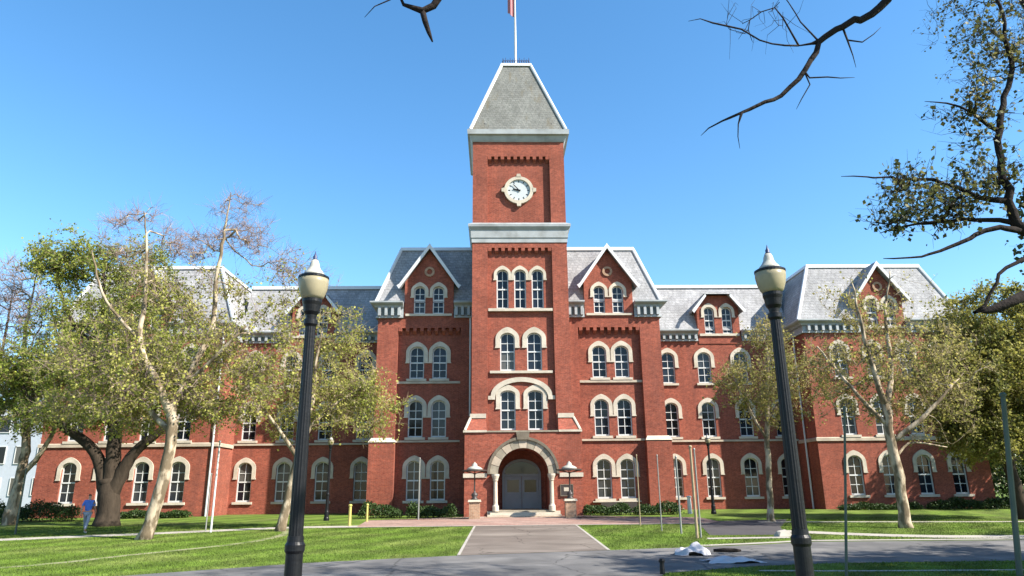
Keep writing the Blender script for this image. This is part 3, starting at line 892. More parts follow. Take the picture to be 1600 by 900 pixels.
def mansard(b, zb, t, zt, hips, tops, m='slate'):
    r_ = MB().frustum(b, zb, t, zt).build('mansard_roof', m, HALL)
    for i, j in hips:
        MB().tube([(b[i], b[2+j], zb+0.05), (t[i], t[2+j], zt+0.05)], 0.13, 6).build('roof_hip', 'metal_hip', r_)
    MB().frustum((t[0]-0.12, t[1]+0.12, t[2]-0.12, t[3]+0.12), zt-0.04, (t[0]-0.05, t[1]+0.05, t[2]-0.05, t[3]+0.05), zt+0.22).build('roof_rim', 'metal_hip', r_)
    return r_
mansard((-10.1, 10.1, Yc-0.22, 62.2), 14.752, (-8.62, 8.62, Yc+1.2, 60.5), 19.15, [(0, 0), (1, 0), (0, 1), (1, 1)], None)

# ---- wings
for s in (-1, 1):
    wg = MB()
    ops = []
    for u in (11.35, 14.10, 16.88, 19.60):
        for z0, z1 in ((1.36, 4.08), (5.60, 8.12), (9.55, 11.90)):
            ops.append(window(s*u, z0, z1, 1.02, Yw))
    xa, xb = sorted((s*9.87, s*20.6))
    wall_face(wg, xa, xb, G0, 13.0, Yw, ops)
    wg.build('wing_wall', 'brick', HALL)
    MB().box(xa, xb, 61.3, 61.5, G0, 13.0).build('rear_wall', 'brick', HALL)
    MB().box(xa, xb, Yw-0.12, Yw-0.001, 5.25, 5.38).build('band_course', 'band_stone', HALL)
    uc = s*15.45
    da, db = sorted((s*9.95, s*13.75)); ea, eb = sorted((s*17.15, s*20.5))
    cornice([(da, Yw), (db, Yw)], 12.75, 13.60, [(da+0.2, db-0.2, Yw)])
    cornice([(ea, Yw), (eb, Yw)], 12.75, 13.60, [(ea+0.2, eb-0.2, Yw)])
    r_ = MB().prism([(0, 0)]*3, 0, 0) if False else MB()
    ra, rb = sorted((s*9.9, s*20.9))
    r_.add([(ra, Yw+0.02, 13.602), (rb, Yw+0.02, 13.602), (rb, Yw+1.75, 17.5), (ra, Yw+1.75, 17.5), (ra, 60.3, 17.5), (rb, 60.3, 17.5), (ra, 61.7, 13.602), (rb, 61.7, 13.602)],
           [(0, 1, 2, 3), (3, 2, 5, 4), (4, 5, 7, 6)])
    ro = r_.build('mansard_roof', 'slate', HALL)
    MB().box(ra, rb, Yw+1.60, Yw+1.92, 17.44, 17.70).build('roof_rim', 'metal_hip', ro)
    # clipped-gable dormer
    Yd = Yw-0.06
    hw, z0, ze, zk, hk, zp = 1.62, 12.55, 15.35, 16.35, 0.85, 16.75
    d = MB()
    ws = [(uc-0.68, 13.32, 15.42, 0.78, Yd), (uc+0.68, 13.32, 15.42, 0.78, Yd)]
    ops = [window(*w, drop=0.5, tk=0.22, sill=False) for w in ws]
    wall_face(d, uc-hw, uc+hw, z0, 15.5, Yd, ops)
    k15 = hw-(15.5-ze)*(hw-hk)/(zk-ze)
    d.add([(uc-hw, Yd, 15.5), (uc+hw, Yd, 15.5), (uc+hk, Yd, zk), (uc-hk, Yd, zk)], [(0, 1, 2, 3)])
    for q in (-1, 1):
        d.add([(uc+q*hw, Yd, z0), (uc+q*hw, Yd+2.5, z0), (uc+q*hw, Yd+2.5, 15.5), (uc+q*hw, Yd, 15.5)], [(0, 1, 2, 3)])
    fr = d.build('dormer_front', 'brick', HALL)
    MB().box(uc-hw+0.1, uc+hw-0.1, Yd-0.10, Yd+0.1, 13.14, 13.318).build('dormer_sill', 'stone', fr)
    for q in (-1, 1):
        poly = [(uc+q*hk, zk+0.02), (uc+q*(hw+0.34), 15.02), (uc+q*(hw+0.42), 15.18), (uc+q*hk, zk+0.22)]
        if q < 0: poly = poly[::-1]
        MB().prism(poly, Yd-0.40, Yd+2.2).build('dormer_roof', 'slate', fr)
        poly = [(uc+q*(hk+0.06), zk-0.16), (uc+q*(hw+0.32), 14.86), (uc+q*(hw+0.46), 15.06), (uc+q*(hk+0.1), zk+0.06)]
        if q < 0: poly = poly[::-1]
        MB().prism(poly, Yd-0.48, Yd-0.401).build('bargeboard', 'metal_hip', fr)
    MB().add([(uc-hk-0.25, Yd-0.5, zk+0.0), (uc+hk+0.25, Yd-0.5, zk+0.0), (uc+hk+0.02, Yd-0.42, zk+0.2), (uc-hk-0.02, Yd-0.42, zk+0.2), (uc-0.25, Yd+0.7, 16.98), (uc+0.25, Yd+0.7, 16.98), (uc-hk-0.02, Yd+2.2, zk+0.2), (uc+hk+0.02, Yd+2.2, zk+0.2), (uc-0.25, Yd+2.2, 16.98), (uc+0.25, Yd+2.2, 16.98)],
             [(0, 1, 2, 3), (3, 2, 5, 4), (2, 7, 9, 5), (3, 4, 8, 6), (4, 5, 9, 8), (0, 3, 6), (1, 7, 2)]).build('dormer_roof', 'slate', fr)

# ---- end pavilions
for s in (-1, 1):
    pv = MB()
    ops = []
    for u in (23.0, 25.4, 27.8, 30.2):
        for z0, z1 in ((1.42, 4.06), (5.44, 7.98), (9.48, 11.84)):
            ops.append(window(s*u, z0, z1, 1.02, Yp))
    xa, xb = sorted((s*20.6, s*32.4))
    wall_face(pv, xa, xb, G0, 13.0, Yp, ops)
    for u in (20.6, 32.4):
        pv.add([(s*u, Yp, G0), (s*u, 63, G0), (s*u, 63, 13), (s*u, Yp, 13)], [(0, 1, 2, 3)])
    pv.add([(xa, 63, G0), (xb, 63, G0), (xb, 63, 13), (xa, 63, 13)], [(0, 1, 2, 3)])
    pv.build('pavilion_wall', 'brick', HALL)
    sweep([(s*20.6, Yw-0.2), (s*20.6, Yp), (s*32.4, Yp), (s*32.4, 63)][::(1 if s > 0 else -1)], [(0.002, 5.04), (0.10, 5.04), (0.10, 5.24), (0.002, 5.30)], 'band_course', 'band_stone')
    uc = s*26.45
    if s > 0:
        cornice([(20.6, Yw-0.5), (20.6, Yp), (24.75, Yp)], 12.68, 13.62, [(20.9, 24.5, Yp)])
        cornice([(28.15, Yp), (32.4, Yp), (32.4, 63)], 12.68, 13.62, [(28.4, 32.1, Yp)])
    else:
        cornice([(-24.75, Yp), (-20.6, Yp), (-20.6, Yw-0.5)], 12.68, 13.62, [(-24.5, -20.9, Yp)])
        cornice([(-32.4, 63), (-32.4, Yp), (-28.15, Yp)], 12.68, 13.62, [(-32.1, -28.4, Yp)])
    ra, rb = xa-0.28, xb+0.28
    mansard((ra, rb, Yp+0.06, 63.2), 13.622, (ra+1.85, rb-1.85, Yp+1.55, 61.4), 18.15, [(0, 0), (1, 0), (0, 1), (1, 1)], None)
    gable_dormer(uc, Yp-0.05, 12.60, 15.45, 17.75, 1.66, 0.32, 3.2, [(uc-0.66, 13.15, 15.2, 0.80, Yp-0.05), (uc+0.66, 13.15, 15.2, 0.80, Yp-0.05)])

# downspouts
for u, y, z1 in ((3.42, Yc-0.38, 13.6), (-3.42, Yc-0.38, 13.6), (20.45, Yp+1.6, 12.7), (-20.85, Yp-0.09, 12.7)):
    zb = 6.8 if abs(u) < 5 else 0.45
    MB().tube([(u, y, zb), (u, y, z1-0.5), (u*1.004, y+0.05, z1)], 0.065, 8).build('downspout', 'paint', HALL)
# dark area grating under the right-hand windows of the centre block
for s in (1,):
    MB().box(5.2, 7.6, Yc-0.25, Yc-0.001, 0.45, 1.12).build('basement_grating', 'plaque', HALL)
MB().box(4.7, 7.9, Yc-0.16, Yc, 1.16, 1.23).build('window_ledge', 'stone', HALL)

# ------------------------------------------------------------------ trees
def in_blobs(rng, blobs, n, clump=0.0):
    """n points spread through a union of ellipsoids (cx,cy,cz,rx,ry,rz,weight), denser towards the outside."""
    w = np.array([b[6] if len(b) > 6 else b[3]*b[4]*b[5] for b in blobs], float)
    idx = rng.choice(len(blobs), n, p=w/w.sum())
    d = rng.normal(size=(n, 3)); d /= np.linalg.norm(d, axis=1)[:, None]
    r = rng.random(n)**(1/2.4)
    r *= 0.86+0.20*rng.random(n)
    B = np.array([b[:6] for b in blobs])[idx]
    P = B[:, :3]+d*r[:, None]*B[:, 3:6]
    if clump:
        f = np.zeros(n)
        for _ in range(5):
            k = rng.normal(size=3); k *= 2*math.pi/(clump*(0.7+0.8*rng.random()))/np.linalg.norm(k)
            f += np.sin(P@k+rng.uniform(0, 6.28))
        P = P[np.argsort(-(f+rng.normal(size=n)*0.5))[:int(n*0.62)]]
    return P

def grow_tree(name, label, limbs, blobs, n_tips, seed, bark, twig, leaf, leaf_size=0.13, leaves_per=14, r_tip=0.011, r_exp=0.47,
              twigs_per=5, twig_len=0.5, twig_r=0.0055, leaf_zmax=1e9, leaf_keep=1.0, spread=0.28, cat='tree', group=None, up=0.15, clump=2.2, step=0.38):
    """Trunk and main limbs are drawn as curves of (x,y,z,r); branches reach out to points scattered in the crown."""
    rng = np.random.default_rng(seed)
    pos, par, rad0 = [], [], []
    for L in limbs:
        c = smooth_poly(L, 8)
        # resample
        d = [0.0]
        for i in range(1, len(c)): d.append(d[-1]+float(np.linalg.norm(c[i][:3]-c[i-1][:3])))
        m = max(2, int(d[-1]/step)+1)
        tt = np.linspace(0, d[-1], m)
        C = np.array(c)
        rs = np.stack([np.interp(tt, d, C[:, k]) for k in range(4)], 1)
        rs[1:-1, :2] += rng.normal(size=(m-2, 2))*0.02
        start = -1
        if pos:
            q = np.array(pos)
            start = int(np.argmin(np.linalg.norm(q-rs[0, :3], axis=1)))
        prev = start
        for k in range(m):
            if k == 0 and start >= 0: continue
            pos.append(rs[k, :3].copy()); par.append(prev); rad0.append(rs[k, 3])
            prev = len(pos)-1
    nh = len(pos)
    T = in_blobs(rng, blobs, int(n_tips/0.62) if clump else n_tips, clump)
    base = np.array(pos)
    # limbs near the ground do not branch
    dist = np.array([np.min(np.linalg.norm(base-t, axis=1)) for t in T])
    n_tips = len(T)
    cap = nh+n_tips*40
    A = np.zeros((cap, 3)); A[:nh] = base
    cnt_n = nh
    par = par+[0]*(cap-nh)
    zlow = min(b[2]-b[5] for b in blobs)
    ok = np.ones(cap, bool)
    ok[:nh] = base[:, 2] > min(zlow+0.3, base[:, 2].max()-0.5)
    tips = []
    for ti in np.argsort(dist):
        t = T[ti]
        v = A[:cnt_n]-t
        dd = np.sqrt((v*v).sum(1))
        # prefer attaching from below and inside
        cost = dd+0.35*np.maximum(0, v[:, 2]) + np.where(ok[:cnt_n], 0, 1e3)
        q = int(np.argmin(cost))
        L = dd[q]
        if L < 0.12: continue
        p0 = A[q].copy()
        g = p0-A[par[q]] if par[q] >= 0 and q != par[q] else np.array((0, 0, 1.0))
        g = g/(np.linalg.norm(g)+1e-9)
        k = max(1, int(round(L/step)))
        k = min(k, 30)
        ctrl = p0+g*L*0.35+np.array((0, 0, up*L))
        prev = q
        for j in range(1, k+1):
            f = j/k
            p = (1-f)**2*p0+2*f*(1-f)*ctrl+f*f*t
            if j < k: p = p+rng.normal(size=3)*0.05*min(1, L)
            A[cnt_n] = p; par[cnt_n] = prev; prev = cnt_n; cnt_n += 1
        tips.append(prev)
    A = A[:cnt_n]; par = par[:cnt_n]
    cnt = np.zeros(cnt_n)
    kids = [[] for _ in range(cnt_n)]
    for i in range(cnt_n-1, -1, -1):
        if not kids[i]: cnt[i] = max(cnt[i], 1)
        if par[i] >= 0:
            cnt[par[i]] += cnt[i]; kids[par[i]].append(i)
    rad = r_tip*cnt**r_exp
    for i in range(nh): rad[i] = max(rad0[i], min(rad[i], rad0[i]*1.25))
    for i in range(nh, cnt_n):
        rad[i] = min(rad[i], rad[par[i]]*0.92)
    # chains
    mb = MB()
    stack = [(i, None) for i in range(cnt_n) if par[i] < 0]
    while stack:
        i, frm = stack.pop()
        ch, rr = [], []
        if frm is not None:
            ch.append(A[frm]); rr.append(min(rad[frm]*0.9, rad[i]*1.25))
        while True:
            ch.append(A[i]); rr.append(rad[i])
            if not kids[i]: break
            ks = sorted(kids[i], key=lambda a: -cnt[a])
            for b in ks[1:]: stack.append((b, i))
            i = ks[0]
        rr[-1] *= 0.6 if len(ch) > 2 else 1
        if len(ch) > 1:
            R0 = max(rr)
            mb.tube(ch, rr, 12 if R0 > 0.12 else 7 if R0 > 0.05 else 5 if R0 > 0.025 else 4)
    root = thing(name, label, cat, tuple(A[0]), 0, group)
    inv = Vector(A[0])
    mb.v = [(x-inv.x, y-inv.y, z-inv.z) for x, y, z in mb.v]
    mb.build('trunk', bark, root, smooth=True)
    # twigs: fine sprays around the branch ends
    ends = np.array(tips)
    E = np.repeat(A[ends], twigs_per, 0)
    ED = np.repeat(A[ends]-A[[par[e] for e in ends]], twigs_per, 0)
    ED /= np.linalg.norm(ED, axis=1)[:, None]+1e-9
    nT = len(E)
    d = rng.normal(size=(nT, 3)); d /= np.linalg.norm(d, axis=1)[:, None]
    d = d*0.8+ED*0.6+np.array((0, 0, 0.25)); d /= np.linalg.norm(d, axis=1)[:, None]
    ln = twig_len*(0.5+0.9*rng.random(nT))
    P0 = E-ED*rng.random(nT)[:, None]*0.3
    P1 = P0+d*ln[:, None]*0.55+rng.normal(size=(nT, 3))*0.03
    P2 = P0+d*ln[:, None]+rng.normal(size=(nT, 3))*0.08
    a = np.cross(d, rng.normal(size=(nT, 3))); a /= np.linalg.norm(a, axis=1)[:, None]+1e-9
    b = np.cross(d, a)
    V = []
    for P, r in ((P0, twig_r*1.3), (P1, twig_r), (P2, twig_r*0.5)):
        for k in range(3):
            an = 2*math.pi*k/3
            V.append(P+(a*math.cos(an)+b*math.sin(an))*r)
    V = np.stack(V, 1)-A[0]
    o9 = np.arange(nT)[:, None]*9
    F = np.concatenate([o9+np.array([r*3+k, r*3+(k+1) % 3, r*3+3+(k+1) % 3, r*3+3+k]) for r in range(2) for k in range(3)])
    link('twigs', np_mesh('twigs', V.reshape(-1, 3), F, twig), root)['kind'] = 'stuff'
    # leaves along the twigs
    if leaf and leaves_per:
        keep = (E[:, 2] < leaf_zmax+rng.normal(size=nT)*0.7) & (rng.random(nT) < leaf_keep)
        Q0, Q2 = P0[keep], P2[keep]
        m = leaves_per
        nL = len(Q0)*m
        f = rng.random(nL)[:, None]*1.05
        base = np.repeat(Q0, m, 0)*(1-f)+np.repeat(Q2, m, 0)*f+rng.normal(size=(nL, 3))*spread*0.30
        leaf_mesh(root, base-A[0], rng, leaf_size, leaf)
    return root

def leaf_mesh(root, base, rng, size, m, name='crown'):
    """Small folded leaf faces (two quads sharing a midrib) at the given points."""
    nL = len(base)
    d = rng.normal(size=(nL, 3)); d[:, 2] -= 0.25; d /= np.linalg.norm(d, axis=1)[:, None]
    s = np.cross(d, rng.normal(size=(nL, 3))); s /= np.linalg.norm(s, axis=1)[:, None]+1e-9
    nn = np.cross(d, s)
    L = (size*(0.55+0.9*rng.random(nL)))[:, None]
    V = np.stack([base, base+d*L*0.5+s*L*0.42+nn*L*0.10, base+d*L, base+d*L*0.5-s*L*0.42+nn*L*0.10], 1)
    i4 = np.arange(nL)[:, None]*4
    F = np.concatenate([i4+np.array([0, 1, 2]), i4+np.array([0, 2, 3])])
    o = link(name, np_mesh(name, V.reshape(-1, 3), F, m), root)
    o['kind'] = 'stuff'
    return o

# left sycamore in front of the end pavilion
grow_tree('sycamore_tree', 'tall sycamore with pale forked trunk and bare upper twigs, left lawn', [
    [(-15.85, 31.1, 0.1, 0.36), (-15.70, 31.1, 0.6, 0.27), (-15.35, 31.05, 2.4, 0.25), (-15.15, 31.0, 4.4, 0.23), (-15.30, 31.0, 5.7, 0.20)],
    [(-15.25, 31.0, 5.2, 0.19), (-15.9, 30.7, 6.6, 0.15), (-16.7, 30.4, 8.2, 0.12), (-16.9, 30.6, 10.5, 0.09), (-17.2, 30.8, 12.6, 0.05), (-17.6, 30.8, 14.6, 0.022)],
    [(-15.20, 31.0, 5.6, 0.18), (-14.7, 31.3, 7.4, 0.15), (-14.15, 31.5, 9.4, 0.115), (-14.2, 31.5, 11.6, 0.09), (-14.1, 31.6, 14.0, 0.05), (-14.0, 31.6, 15.9, 0.02)],
    [(-15.3, 31.0, 4.6, 0.13), (-16.9, 31.4, 5.9, 0.10), (-18.8, 31.7, 7.2, 0.075), (-20.2, 32.0, 8.6, 0.04)],
    [(-14.9, 31.2, 6.6, 0.11), (-13.6, 30.6, 7.6, 0.08), (-12.2, 30.3, 9.0, 0.05)],
    [(-16.7, 30.5, 8.3, 0.08), (-18.3, 30.0, 10.2, 0.06), (-19.2, 30.0, 12.4, 0.03)],
], [(-16.6, 32.3, 7.8, 4.3, 3.6, 3.4, 50), (-19, 32.3, 7.6, 3, 2.6, 2.6, 26), (-13.6, 32.3, 7.6, 2.7, 2.6, 2.6, 20), (-16.2, 32.3, 11, 3.4, 2.4, 1.7, 22),
    (-13.9, 32.8, 14.4, 1.7, 1.6, 2, 20), (-18.3, 32.1, 13.8, 2, 1.6, 1.7, 18), (-11.4, 32.3, 12, 1.7, 1.5, 1.9, 13), (-15.9, 32.3, 13.2, 1.5, 1.4, 1.2, 10), (-11.8, 32.3, 8.6, 2, 2, 2.4, 12), (-17.6, 32.3, 5.7, 4.4, 2.8, 1.2, 26), (-13.4, 32.2, 5.9, 2.4, 2.2, 1.2, 10)],
    1900, 11, 'bark_pale', 'twig_pink', 'leaf_olive', leaf_size=0.11, leaves_per=5, twigs_per=6, twig_len=0.62, leaf_zmax=11.6, leaf_keep=0.75, r_tip=0.0085)

# broad old tree with shade put into its dark bark colour, behind it
grow_tree('spreading_tree', 'old spreading tree with forked trunk tinted dark for shade and yellow green crown by left pavilion', [
    [(-22.1, 40.1, 0.2, 0.80), (-22.1, 40.1, 0.8, 0.60), (-22.15, 40.1, 1.8, 0.56), (-22.3, 40.1, 2.8, 0.52)],
    [(-22.2, 40.1, 1.7, 0.42), (-23.2, 40.0, 4.2, 0.30), (-25.0, 39.8, 5.6, 0.22), (-27.0, 39.6, 7.2, 0.13), (-28.4, 39.6, 9.2, 0.05)],
    [(-22.2, 40.1, 2.4, 0.44), (-22.3, 40.1, 5.0, 0.36), (-23.0, 40.3, 8.0, 0.26), (-24.0, 40.4, 11.6, 0.15), (-24.6, 40.4, 15.6, 0.05)],
    [(-22.1, 40.1, 1.8, 0.42), (-21.2, 40.0, 4.0, 0.30), (-19.6, 39.7, 5.4, 0.20), (-18.0, 39.6, 7.6, 0.10)],
    [(-22.7, 40.2, 6.6, 0.22), (-21.2, 40.6, 9.4, 0.15), (-20.4, 40.8, 12.4, 0.06)],
    [(-23.4, 40.2, 9.2, 0.18), (-26.0, 40.5, 11.8, 0.12), (-27.4, 40.6, 14.6, 0.04)],
], [(-24.2, 40.3, 9.6, 4.8, 4.0, 4.0, 55), (-26.4, 40.3, 14.9, 2.3, 2.2, 2.3, 20), (-22.6, 40.3, 14.2, 2.9, 2.6, 2.4, 20), (-28.2, 40, 8.4, 2.4, 2.4, 2.4, 12), (-19.6, 40, 8.2, 2.8, 2.4, 2.8, 14), (-24.6, 40.2, 6.4, 4.6, 3.4, 1.4, 14)],
    1400, 12, 'bark_brown', 'twig', 'leaf_green', leaf_size=0.125, leaves_per=6, twigs_per=6, twig_len=0.65, r_tip=0.012)

# sycamore beside the left lamp
grow_tree('sycamore_tree', 'slender leaning sycamore with pale trunk behind the left street lamp', [
    [(-11.4, 34.9, 0.1, 0.30), (-11.3, 34.9, 0.7, 0.22), (-11.0, 34.9, 2.4, 0.20), (-10.65, 34.9, 4.2, 0.17), (-10.3, 34.9, 6.2, 0.13), (-10.2, 34.9, 8.2, 0.07), (-10.0, 34.9, 10.2, 0.025)],
    [(-10.8, 34.9, 3.6, 0.11), (-11.8, 34.6, 5.0, 0.08), (-13.0, 34.4, 6.6, 0.04)],
    [(-10.5, 34.9, 4.8, 0.11), (-9.4, 35.1, 6.0, 0.08), (-8.0, 35.3, 7.0, 0.035)],
    [(-10.3, 34.9, 6.0, 0.09), (-11.2, 35.3, 7.6, 0.06), (-11.8, 35.5, 9.4, 0.03)],
], [(-10, 35.8, 7.2, 3.4, 2.8, 2.7, 40), (-7.8, 35.8, 5.9, 2.1, 1.9, 1.5, 18), (-12.6, 35.8, 6.2, 2.3, 1.9, 2, 16), (-9.8, 35.8, 9.8, 2.2, 1.8, 1.5, 12)],
    820, 13, 'bark_pale', 'twig', 'leaf_olive', leaf_size=0.11, leaves_per=5, twigs_per=5, twig_len=0.55, leaf_keep=0.62, r_tip=0.008)

# pale tree at the left edge
grow_tree('sycamore_tree', 'sparse pale trunked sycamore standing at the left edge of the lawn', [
    [(-28.45, 42.0, 0.2, 0.40), (-28.35, 42, 2.4, 0.28), (-28.25, 42, 4.6, 0.24), (-28.85, 42, 7.4, 0.17), (-29.45, 42, 11, 0.10), (-29.45, 42, 15, 0.03)],
    [(-28.30, 42, 3.0, 0.17), (-27.05, 41.8, 4.6, 0.13), (-26.25, 41.6, 7.0, 0.07), (-26.05, 41.6, 9, 0.03)],
    [(-28.55, 42, 6.2, 0.14), (-30.45, 42, 8.2, 0.10), (-31.65, 42, 11, 0.04)],
], [(-29.05, 42, 8.4, 3.4, 3.0, 3.4, 30), (-30.05, 42, 13.8, 3.0, 2.6, 2.8, 14)],
    900, 14, 'bark_pale', 'twig_pink', 'leaf_olive', leaf_size=0.13, leaves_per=4, twigs_per=6, twig_len=0.6, leaf_zmax=10.2, leaf_keep=0.8, r_tip=0.010)

# right sycamore in front of the right pavilion
grow_tree('sycamore_tree', 'branching sycamore with mottled trunk on right lawn before the right pavilion', [
    [(16.8, 32.4, 0.1, 0.36), (16.8, 32.4, 0.7, 0.25), (16.85, 32.4, 2.4, 0.23), (16.7, 32.4, 4.2, 0.21), (16.8, 32.4, 5.8, 0.18)],
    [(16.75, 32.4, 5.2, 0.16), (16.3, 32.2, 7.2, 0.12), (16.0, 32.1, 9.4, 0.08), (15.8, 32.0, 11.4, 0.03)],
    [(16.8, 32.4, 5.6, 0.15), (17.4, 32.6, 7.4, 0.11), (17.6, 32.8, 9.8, 0.07), (18.2, 32.8, 12.2, 0.03)],
    [(16.7, 32.4, 3.9, 0.12), (17.9, 32.0, 4.8, 0.10), (19.2, 31.8, 6.0, 0.06), (20.4, 32.0, 7.0, 0.012)],
    [(16.7, 32.4, 4.6, 0.11), (15.4, 32.4, 6.2, 0.08), (14.0, 32.6, 8.4, 0.04)],
    [(16.8, 32.4, 3.2, 0.07), (17.8, 32.7, 3.9, 0.05), (19.6, 32.9, 3.7, 0.03)],
], [(17.6, 33.6, 7.4, 3.8, 3.2, 2.9, 46), (20, 33.4, 7.4, 2.6, 2.4, 2.6, 20), (15, 33.6, 7, 2, 2, 2.2, 9), (17.6, 33.6, 10.6, 2.8, 2.2, 1.8, 14), (19.4, 33.6, 5, 2.2, 2, 1.2, 8)],
    820, 15, 'bark_pale', 'twig', 'leaf_brown', leaf_size=0.11, leaves_per=4, twigs_per=5, twig_len=0.55, leaf_keep=0.6, r_tip=0.009)

# thin tree behind the right lamp
grow_tree('young_sycamore_tree', 'thin sycamore with narrow trunk behind the right street lamp', [
    [(12.75, 37.5, 0.15, 0.24), (12.75, 37.5, 0.8, 0.17), (12.9, 37.5, 3.0, 0.15), (13.1, 37.5, 5.6, 0.12), (13.4, 37.5, 8.0, 0.08), (13.6, 37.5, 10.6, 0.025)],
    [(13.0, 37.5, 4.4, 0.08), (12.0, 37.3, 6.2, 0.06), (11.4, 37.2, 7.8, 0.03)],
    [(13.1, 37.5, 5.4, 0.08), (14.3, 37.7, 6.8, 0.06), (15.6, 37.8, 8.4, 0.03)],
], [(13.5, 37.5, 7.3, 2.6, 2.4, 2.6, 40), (11.6, 37.4, 7.0, 1.4, 1.4, 1.5, 8), (15.4, 37.5, 6.8, 1.5, 1.5, 1.8, 9), (13.8, 37.5, 10.0, 1.5, 1.4, 1.2, 6)],
    540, 16, 'bark_pale', 'twig', 'leaf_brown', leaf_size=0.11, leaves_per=5, twigs_per=5, twig_len=0.55, leaf_keep=0.62, r_tip=0.009)

# leafy tree at the right edge
grow_tree('leafy_tree', 'dense leafy green tree filling the right edge beyond the lawn', [
    [(25.6, 37.0, 0.15, 0.42), (25.5, 37, 1.2, 0.30), (25.3, 37, 3.6, 0.26), (25.0, 37, 6.0, 0.20), (24.8, 37, 9.0, 0.10), (24.6, 37, 11.6, 0.03)],
    [(25.4, 37, 2.9, 0.18), (24.0, 36.6, 4.6, 0.13), (22.6, 36.2, 6.8, 0.05)],
    [(25.3, 37, 3.4, 0.18), (26.8, 37.4, 5.2, 0.13), (28.2, 37.6, 8.0, 0.05)],
], [(24.4, 37, 7.2, 3.4, 3.2, 3.6, 40), (27.0, 37, 7.0, 3.2, 3.0, 3.8, 34), (23.4, 36.6, 4.6, 2.2, 2.2, 1.8, 12), (25.6, 37, 10.4, 2.8, 2.6, 2.2, 16)],
    1400, 17, 'bark_brown', 'twig', 'leaf_deep', leaf_size=0.13, leaves_per=9, twigs_per=6, twig_len=0.55, r_tip=0.012)

# bare trees seen over and beside the hall
for k, (x, y, h, sd_, lab, lf) in enumerate((
        (41.0, 66.0, 19.0, 31, 'bare pinkish tree rising behind the right end of the hall', 0.0),
        (47.0, 58.0, 17.0, 32, 'budding bare tree at the far right beyond the pavilion', 0.25),
        (-43.5, 60.0, 21.0, 33, 'bare pinkish tree at the far left beyond the hall', 0.0),
        (-20.5, 68.0, 24.5, 34, 'tall bare twiggy tree showing above the roof of the left pavilion', 0.0),
        (-52.0, 66.0, 15.0, 35, 'low budding tree at the far left before a pale building', 0.5),
        (54.0, 70.0, 16.0, 36, 'budding tree on the horizon at the far right', 0.5),
        (38.5, 50.0, 13.0, 37, 'leafy tree close beyond the outer end of the right pavilion', 0.95),
        (34.9, 46.4, 11.0, 38, 'low leafy tree at the right edge close by the pavilion corner', 0.95))):
    grow_tree('bare_tree', lab, [
        [(x, y, 0.4, 0.42), (x+0.1, y, h*0.15, 0.32), (x-0.1, y, h*0.35, 0.24), (x+0.3, y, h*0.65, 0.12), (x+0.2, y, h*0.97, 0.02)],
        [(x, y, h*0.22, 0.20), (x-1.6, y+0.3, h*0.42, 0.13), (x-2.8, y+0.4, h*0.68, 0.03)],
        [(x, y, h*0.28, 0.20), (x+1.7, y-0.3, h*0.46, 0.13), (x+3.2, y-0.5, h*0.72, 0.03)]],
        [(x, y, h*0.62, 4.6, 4.2, h*0.30, 40), (x-1.5, y, h*0.85, 2.2, 2.0, h*0.15, 10), (x+1.8, y, h*0.82, 2.2, 2.0, h*0.15, 10)],
        520, sd_, 'bark_brown', 'twig_pink', ('leaf_deep' if lf > 0.9 else 'leaf_olive') if lf else None, leaf_size=0.17, leaves_per=(8 if lf > 0.9 else 6) if lf else 0, twigs_per=6, twig_len=1.0, twig_r=0.009, leaf_keep=lf, r_tip=0.014)

